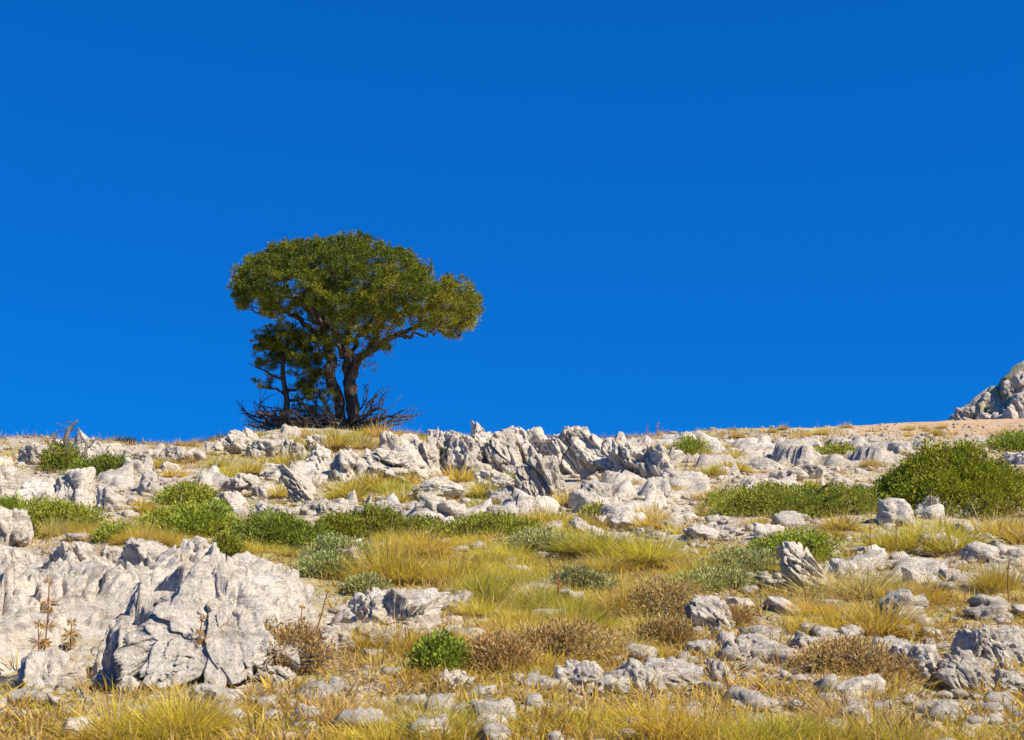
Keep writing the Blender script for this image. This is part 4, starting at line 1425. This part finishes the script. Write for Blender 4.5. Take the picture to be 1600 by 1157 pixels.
    for _ in range(150):
        a = tp[int(r.integers(0, len(tp)))]
        dv = r.normal(0, 1, 3) * np.array([1, .8, .6]) + np.array([0, 0, .2])
        dv /= np.linalg.norm(dv)
        L = r.uniform(.2, .55)
        tube(stw, curve([a, a + dv * L * .5 + r.normal(0, .05, 3), a + dv * L + r.normal(0, .08, 3)], 6) - B, np.linspace(.016, .004, 6), 4, (.3, .25, .2))
    obj('dry_twigs', stw.mesh('dry_twigs'), M_DEAD, e)['kind'] = 'stuff'
    return e

def build_small_tree():
    r = np.random.default_rng(77)
    base = at(445, 680, TREE_Y - .3)
    base.z = float(H(base.x, base.y)) - .02
    e = empty('juniper_tree', base)
    tag(e, 'small ragged juniper tree crowded against the left of the umbrella-shaped tree', 'tree')
    B = np.array(base)
    s = Soup()
    o = -.3
    T = [
        [(440, 686, o, .17), (438, 668, o, .13), (446, 648, o, .115), (450, 630, o, .10), (446, 606, o, .09), (443, 582, o, .08), (446, 560, o, .06), (449, 540, o, .04), (444, 520, o, .012)],
        [(448, 622, o, .05), (432, 608, o, .04), (418, 606, o, .03), (406, 600, o, .012)],
        [(444, 594, o, .05), (428, 588, -.4, .04), (414, 580, -.4, .03), (400, 574, -.4, .02), (388, 568, -.4, .01)],
        [(444, 570, o, .045), (430, 562, -.2, .035), (414, 550, -.2, .02), (400, 540, -.2, .01)],
        [(448, 612, o, .06), (466, 608, 0, .045), (484, 596, 0, .035), (500, 580, .1, .012)],
        [(449, 626, o, .05), (470, 624, .2, .04), (490, 622, .2, .03), (508, 612, .2, .01)],
        [(446, 556, o, .04), (462, 546, -.2, .03), (474, 530, -.2, .012)],
        [(446, 560, o, .04), (434, 544, -.5, .03), (424, 526, -.5, .01)],
    ]
    nodes = []
    for k, t in enumerate(T):
        w = limb(s, t, r, 18, .06, 8, rough=.25)
        nodes.append(w[4:, :3])
    nodes = np.concatenate(nodes)
    # x, y, rx, ry, boughs, how full
    G = [(440, 530, 46, 18, 32, 1), (470, 560, 30, 20, 10, .8), (505, 600, 16, 30, 8, .6), (492, 545, 26, 24, 14, .8), (470, 522, 26, 12, 8, .8), (418, 542, 22, 10, 8, .9), (470, 545, 14, 18, 10, .9), (398, 566, 16, 8, 6, .6), (424, 570, 12, 8, 4, .5), (412, 598, 14, 8, 5, .6),
         (478, 575, 22, 12, 9, .7), (490, 600, 22, 18, 12, .7), (470, 605, 20, 14, 8, .6), (500, 632, 20, 16, 7, .4), (476, 628, 20, 14, 6, .4), (436, 556, 20, 12, 8, .8)]
    sf, sb = Soup(), Soup()
    for cx, cy, rx, ry, n, full in G:
        for _ in range(n):
            a = r.uniform(0, 6.28)
            q = math.sqrt(r.uniform(0, 1))
            b = np.array(list(at(cx + rx * q * math.cos(a), cy + ry * q * math.sin(a), TREE_Y - .3 + r.uniform(-.55, .55))))
            i = np.argmin(np.sum((nodes - b) ** 2, axis=1))
            m = (nodes[i] + b) / 2 + r.normal(0, .05, 3) - np.array([0, 0, .04])
            c = curve([nodes[i], m, b], 7)
            tube(sb, c - B, np.linspace(.016, .005, 7), 5, (.3, .2, .15))
            nodes = np.concatenate([nodes, c[3:]])
            k = int(3 + 3 * full)
            of = r.normal(0, .10, (k, 3))
            foliage(sf, r, b + of - B, np.tile([0, 0, .7], (k, 1)), r.uniform(.06, .10, k), int(40 + 50 * full), .058, np.array([.075, .11, .010]), np.array([.27, .275, .02]), np.full(k, r.normal(0, .12)))
    s.v = [v - B for v in s.v]
    obj('trunk', s.mesh('trunk'), M_BARK, e)
    obj('branches', sb.mesh('branches'), M_BARK, e)['kind'] = 'stuff'
    obj('crown', sf.mesh('crown', smooth=False), M_CROWN, e)

build_tree()
build_small_tree()
LAND.append(('the umbrella-shaped tree', 540, 680))

# ------------------------------------------------------------------ dead snag on the left skyline
def build_snag():
    r = np.random.default_rng(5)
    g = ground(100, 728)
    e = empty('dead_snag', g)
    tag(e, 'bare twisted dead snag on the left skyline', 'dead tree')
    B = np.array(g)
    Y = g.y
    S_ = [[(98, 730, .07), (102, 712, .06), (102, 694, .055), (104, 676, .045), (112, 664, .03), (121, 657, .012)],
          [(103, 682, .03), (108, 673, .02), (114, 672, .012)],
          [(96, 728, .05), (90, 708, .045), (86, 690, .03), (82, 676, .01)],
          [(104, 728, .05), (124, 714, .04), (136, 700, .03), (128, 684, .02), (122, 668, .008)],
          [(134, 702, .025), (144, 692, .015), (150, 688, .006)],
          [(92, 726, .04), (74, 716, .03), (60, 708, .02), (54, 694, .008)],
          [(90, 706, .02), (80, 698, .012), (76, 688, .006)]]
    for k, t in enumerate(S_):
        s = Soup()
        w = np.array([list(at(a, b, Y - .1 + .1 * (k % 3))) + [q] for a, b, q in curve(t, 14)])
        w = jag(w, r, .05)
        tube(s, w[:, :3] - B, w[:, 3], 7, (.4, .3, .25), .2, k)
        for _ in range(3):
            i = int(r.integers(5, 13))
            d = r.normal(0, 1, 3) * np.array([1, .6, .6]) + np.array([0, 0, .4])
            c = np.array([w[i, :3], w[i, :3] + d * .1, w[i, :3] + d * .2 + r.normal(0, .03, 3)])
            tube(s, curve(c, 5) - B, np.linspace(w[i, 3] * .5, .005, 5), 5, (.4, .3, .25))
        obj('trunk' if k == 0 else 'branch', s.mesh('branch'), M_DEAD, e)
build_snag()
LAND.append(('the dead snag', 100, 725))

# ------------------------------------------------------------------ dry flower stalks in the foreground and on the skyline
def stalk(px, py, tops, label, seed, head=.038, name='dry_flower_stalk'):
    r = np.random.default_rng(seed)
    g = ground(px, py)
    e = empty(name, g)
    tag(e, label, 'flower stalk')
    B = np.array(g)
    sc = g.y / FPX
    for tx, ty, nh in tops:
        tip = np.array(list(at(tx, ty, g.y)))
        m = (B + tip) / 2 + np.array([r.normal(0, .02), r.normal(0, .03), 0])
        c = curve([B - [0, 0, .03], m, tip], 14)
        s = Soup()
        tube(s, c - B, np.linspace(.0058, .0028, 14), 5, (.30, .15, .06))
        st = obj('stem', s.mesh('stem'), M_LEAF, e)
        for k in range(nh):
            f = 1 - .62 * k / max(nh - 1, 1) * r.uniform(.9, 1.05)
            p = c[min(13, int(f * 13))]
            n = 64
            d = r.normal(0, 1, (n, 3)) * np.array([1, 1, .55])
            d /= np.linalg.norm(d, axis=1)[:, None]
            h = head * r.uniform(.8, 1.2) * (1 - .25 * (k == 0))
            col = np.array([.50, .29, .075]) * r.uniform(.7, 1.2, (n, 1))
            v, t, cc = leaves(r, np.tile(p - B, (n, 1)) + d * h * .25, d, h, .16, col, .2)
            obj('seed_head', mesh_from('seed_head', v, None, t, cc, False), M_LEAF, e)

stalk(60, 1064, [(77, 908, 5), (60, 975, 3)], 'tallest orange dry flower stalk before the near left ledge', 1)
stalk(108, 1066, [(112, 972, 4)], 'single orange dry flower stalk right of the tallest stalk', 2)
stalk(243, 1058, [(240, 988, 4)], 'short orange dry flower stalk before the dark crack of the ledge', 3, .024)
stalk(312, 1066, [(316, 966, 4), (322, 1000, 3)], 'forked orange dry flower stalk before the main ledge face', 4, .026)
stalk(480, 1022, [(472, 948, 3), (512, 924, 3)], 'dry flower stalk pair between the ledge and the broad flat slab', 5, .024)
stalk(873, 955, [(860, 875, 4), (874, 890, 3)], 'straw-coloured dry stalk pair in the central meadow', 6, .02)
stalk(1010, 684, [(1012, 664, 4)], 'left one of two spotted dry stalks on the skyline', 7, .045)
stalk(1028, 684, [(1029, 662, 4)], 'right one of two spotted dry stalks on the skyline', 8, .045)
stalk(1363, 870, [(1362, 800, 4)], 'thin dark stalk left of the big domed tuft', 9, .016)
stalk(1404, 872, [(1402, 812, 4)], 'thin dark stalk before the left side of the big domed tuft', 10, .016)
stalk(1578, 960, [(1577, 868, 4)], 'thin dark stalk near the right edge', 11, .016)

# ------------------------------------------------------------------ small stones and small tufts, each described by its nearest landmark
ORD = ['nearest', 'second nearest', 'third nearest', 'fourth nearest', 'fifth nearest', 'sixth nearest', 'seventh nearest', 'eighth nearest', 'ninth nearest', 'tenth nearest', 'eleventh nearest', 'twelfth nearest', 'thirteenth nearest', 'fourteenth nearest', 'fifteenth nearest', 'sixteenth nearest', 'seventeenth nearest', 'eighteenth nearest', 'nineteenth nearest', 'twentieth nearest'] + [n + ' nearest' for n in ('twenty-first', 'twenty-second', 'twenty-third', 'twenty-fourth', 'twenty-fifth', 'twenty-sixth', 'twenty-seventh', 'twenty-eighth', 'twenty-ninth', 'thirtieth')]
def describe(items, noun, cat, group):
    """items: (object, px, py)"""
    P = np.array([(a, b) for _, a, b in LAND], float)
    buck = {}
    for o, px, py in items:
        d = np.hypot((P[:, 0] - px) * .6, P[:, 1] - py)
        k = int(np.argmin(d))
        dx, dy = px - P[k, 0], py - P[k, 1]
        side = ('right of' if dx > 0 else 'left of') if abs(dx) > 1.6 * abs(dy) else ('below' if dy > 0 else 'above')
        buck.setdefault((k, side), []).append((d[k], o))
    for (k, side), lst in buck.items():
        lst.sort(key=lambda a: a[0])
        for i, (_, o) in enumerate(lst):
            rank = ORD[min(i, len(ORD) - 1)]
            tag(o, '%s %s %s %s' % (rank, noun, side, LAND[k][0]), cat, group)

STONE = []
for k in range(14):
    r_ = np.random.default_rng(k)
    V, t = rock_verts(5000 + k, (1, r_.uniform(.65, 1.0), r_.uniform(.45, .8)), 4 if k < 9 else 3, 'flute' if k % 3 == 0 else 'block')
    V[:, 0] *= 1 / np.ptp(V[:, 0])
    V[:, 2] -= V[:, 2].min() + np.ptp(V[:, 2]) * .45
    me = mesh_from('stone', V, None, t, smooth=False)
    me.materials.append(M_ROCK if k % 2 else M_ROCK_GREY)
    STONE.append(me)

def free(px, py):
    for x0, x1, yt, yb in BOXES:
        if x0 + 4 < px < x1 - 4 and yt < py < yb - 4:
            return False
    return True

def scatter(n, zs, base, ymin, ymax, seed, xr=(-60, 1660), power=1.6, ledge_ok=False):
    r = np.random.default_rng(seed)
    out = []
    while len(out) < n:
        px = r.uniform(*xr)
        py = ymin + (ymax - ymin) * r.uniform(0, 1) ** power
        if not ledge_ok and in_ledge(np.array(px), np.array(py)):
            continue
        if r.uniform() < zone(zs, px, py, base) and free(px, py):
            out.append((px, py, r))
    return out

items = []
for px, py, r in scatter(285, STONE_Z, .10, 694, 1165, 21):
    g = ground(px, py)
    w = float(np.clip(r.lognormal(math.log(.24), .5), .10, .8))
    w = min(max(w, 13 * g.y / FPX), 62 * g.y / FPX)
    o = bpy.data.objects.new('stone', STONE[int(r.integers(0, len(STONE)))])
    o.location = (g.x, g.y, g.z)
    q = w * r.uniform(.8, 1.25)
    o.scale = (w, q, w * r.uniform(.55, 1.0))
    o.rotation_euler = (r.normal(0, .22), r.normal(0, .22), r.uniform(0, 6.28))
    COL.objects.link(o)
    items.append((o, px, py))
describe(items, 'small pale stone', 'stone', 'small loose stones on the slope')

items = []
for px, py, r in scatter(170, GRASS_Z, .20, 700, 1175, 22, power=1.2) + scatter(125, GRASS_Z, .6, 692, 860, 23, power=1.0) + scatter(16, GRASS_Z, .9, 669, 688, 24, (1060, 1500), 1.0):
    kind = r.choice(['gold', 'mix', 'green', 'straw'], p=[.42, .28, .12, .18])
    d = ground(px, py).y
    w = float(r.uniform(.34, .72))
    wpx = w * FPX / d
    hp = wpx * (r.uniform(.24, .38) if py > 850 else r.uniform(.36, .54))
    if any(x0 - .25 * wpx < px < x1 + .25 * wpx and yb - 8 < py < yb + .9 * hp for x0, x1, yt, yb in BOXES):
        continue
    o = place_tuft(px, py, wpx, hp, str(kind))
    items.append((o, px, py))
describe(items, 'small dry grass tuft', 'grass tuft', 'small grass tufts on the slope')

# gravel, and thin grass between the tufts: nobody could count them
def build_gravel():
    r = np.random.default_rng(33)
    v0, t0 = ico(2)
    var = []
    for k in range(10):
        V, t = rock_verts(7000 + k, (1, r.uniform(.6, 1), r.uniform(.4, .75)), 2, 'block')
        var.append((V / np.ptp(V[:, 0]), t))
    s = Soup()
    n = 0
    pts = []
    R = np.random.default_rng(35)
    for _ in range(60000):
        if len(pts) >= 3100:
            break
        px = R.uniform(-150, 1750)
        py = 678 + 510 * R.uniform() ** 2.0
        if in_ledge(np.array(px), np.array(py)) and R.uniform() > .12:
            continue
        if R.uniform() < zone(STONE_Z, px, py, .16):
            pts.append((px, py))
    pts += [(R.uniform(1040, 1680), R.uniform(662, 694)) for _ in range(260)]
    pts += [((R.uniform(-750, -120) if R.uniform() < .5 else R.uniform(1720, 2350)), 690 + 480 * R.uniform() ** 1.7) for _ in range(520)]
    for px, py in pts:
        g = ground(px, py)
        w = float(np.clip(r.lognormal(math.log(.085), .5), .03, .24))
        w = max(w, 4.5 * g.y / FPX) * (r.uniform(1, 3.2) if px < -120 or px > 1720 else 1)
        V, t = var[int(r.integers(0, 10))]
        a = r.uniform(0, 6.28)
        c_, s_ = math.cos(a), math.sin(a)
        P = V * w
        P = np.stack([P[:, 0] * c_ - P[:, 1] * s_, P[:, 0] * s_ + P[:, 1] * c_, P[:, 2] + w * .1], 1)
        s.add(P + np.array(g), None, t)
    o = obj('gravel', s.mesh('gravel', smooth=False), M_ROCK)
    o['kind'] = 'stuff'
    tag(o, 'pale limestone rubble scattered over the whole slope', 'gravel')
build_gravel()

def build_thin_grass():
    r = np.random.default_rng(44)
    var = []
    for k in range(16):
        kind = ['gold', 'mix', 'straw', 'green', 'gold', 'green', 'mix', 'straw'][k % 8]
        a, b = KINDS[kind]
        var.append(blades(r, 27, .12, .115, .0085, 1.1, .8, tip=a, tip2=b, base=BROWN * 1.6, segs=2))
    s = Soup()
    cnt = 0
    for _ in range(60000):
        if cnt >= 6400:
            break
        px = r.uniform(-150, 1750) if cnt < 5000 else (r.uniform(-750, -100) if r.uniform() < .5 else r.uniform(1700, 2350))
        py = 676 + 520 * r.uniform() ** 1.4
        if in_ledge(np.array(px), np.array(py)) and r.uniform() > .05:
            continue
        if r.uniform() > zone(GRASS_Z, px, py, .55):
            continue
        g = ground(px, py)
        v, q, t, c = var[int(r.integers(0, 16))]
        k = r.uniform(.7, 1.35) * max(1.0, g.y / 20)
        a = r.uniform(0, 6.28)
        c_, s_ = math.cos(a), math.sin(a)
        if px < -100 or px > 1700:
            k *= r.uniform(1.2, 2.6)
        P = np.stack([v[:, 0] * c_ - v[:, 1] * s_, v[:, 0] * s_ + v[:, 1] * c_, v[:, 2]], 1) * k
        s.add(P + np.array(g), q, t, c * r.uniform(.85, 1.12))
        cnt += 1
    o = obj('thin_grass', s.mesh('thin_grass'), M_GRASS)
    o['kind'] = 'stuff'
    tag(o, 'thin dry grass covering the soil between tufts and stones', 'grass')
build_thin_grass()
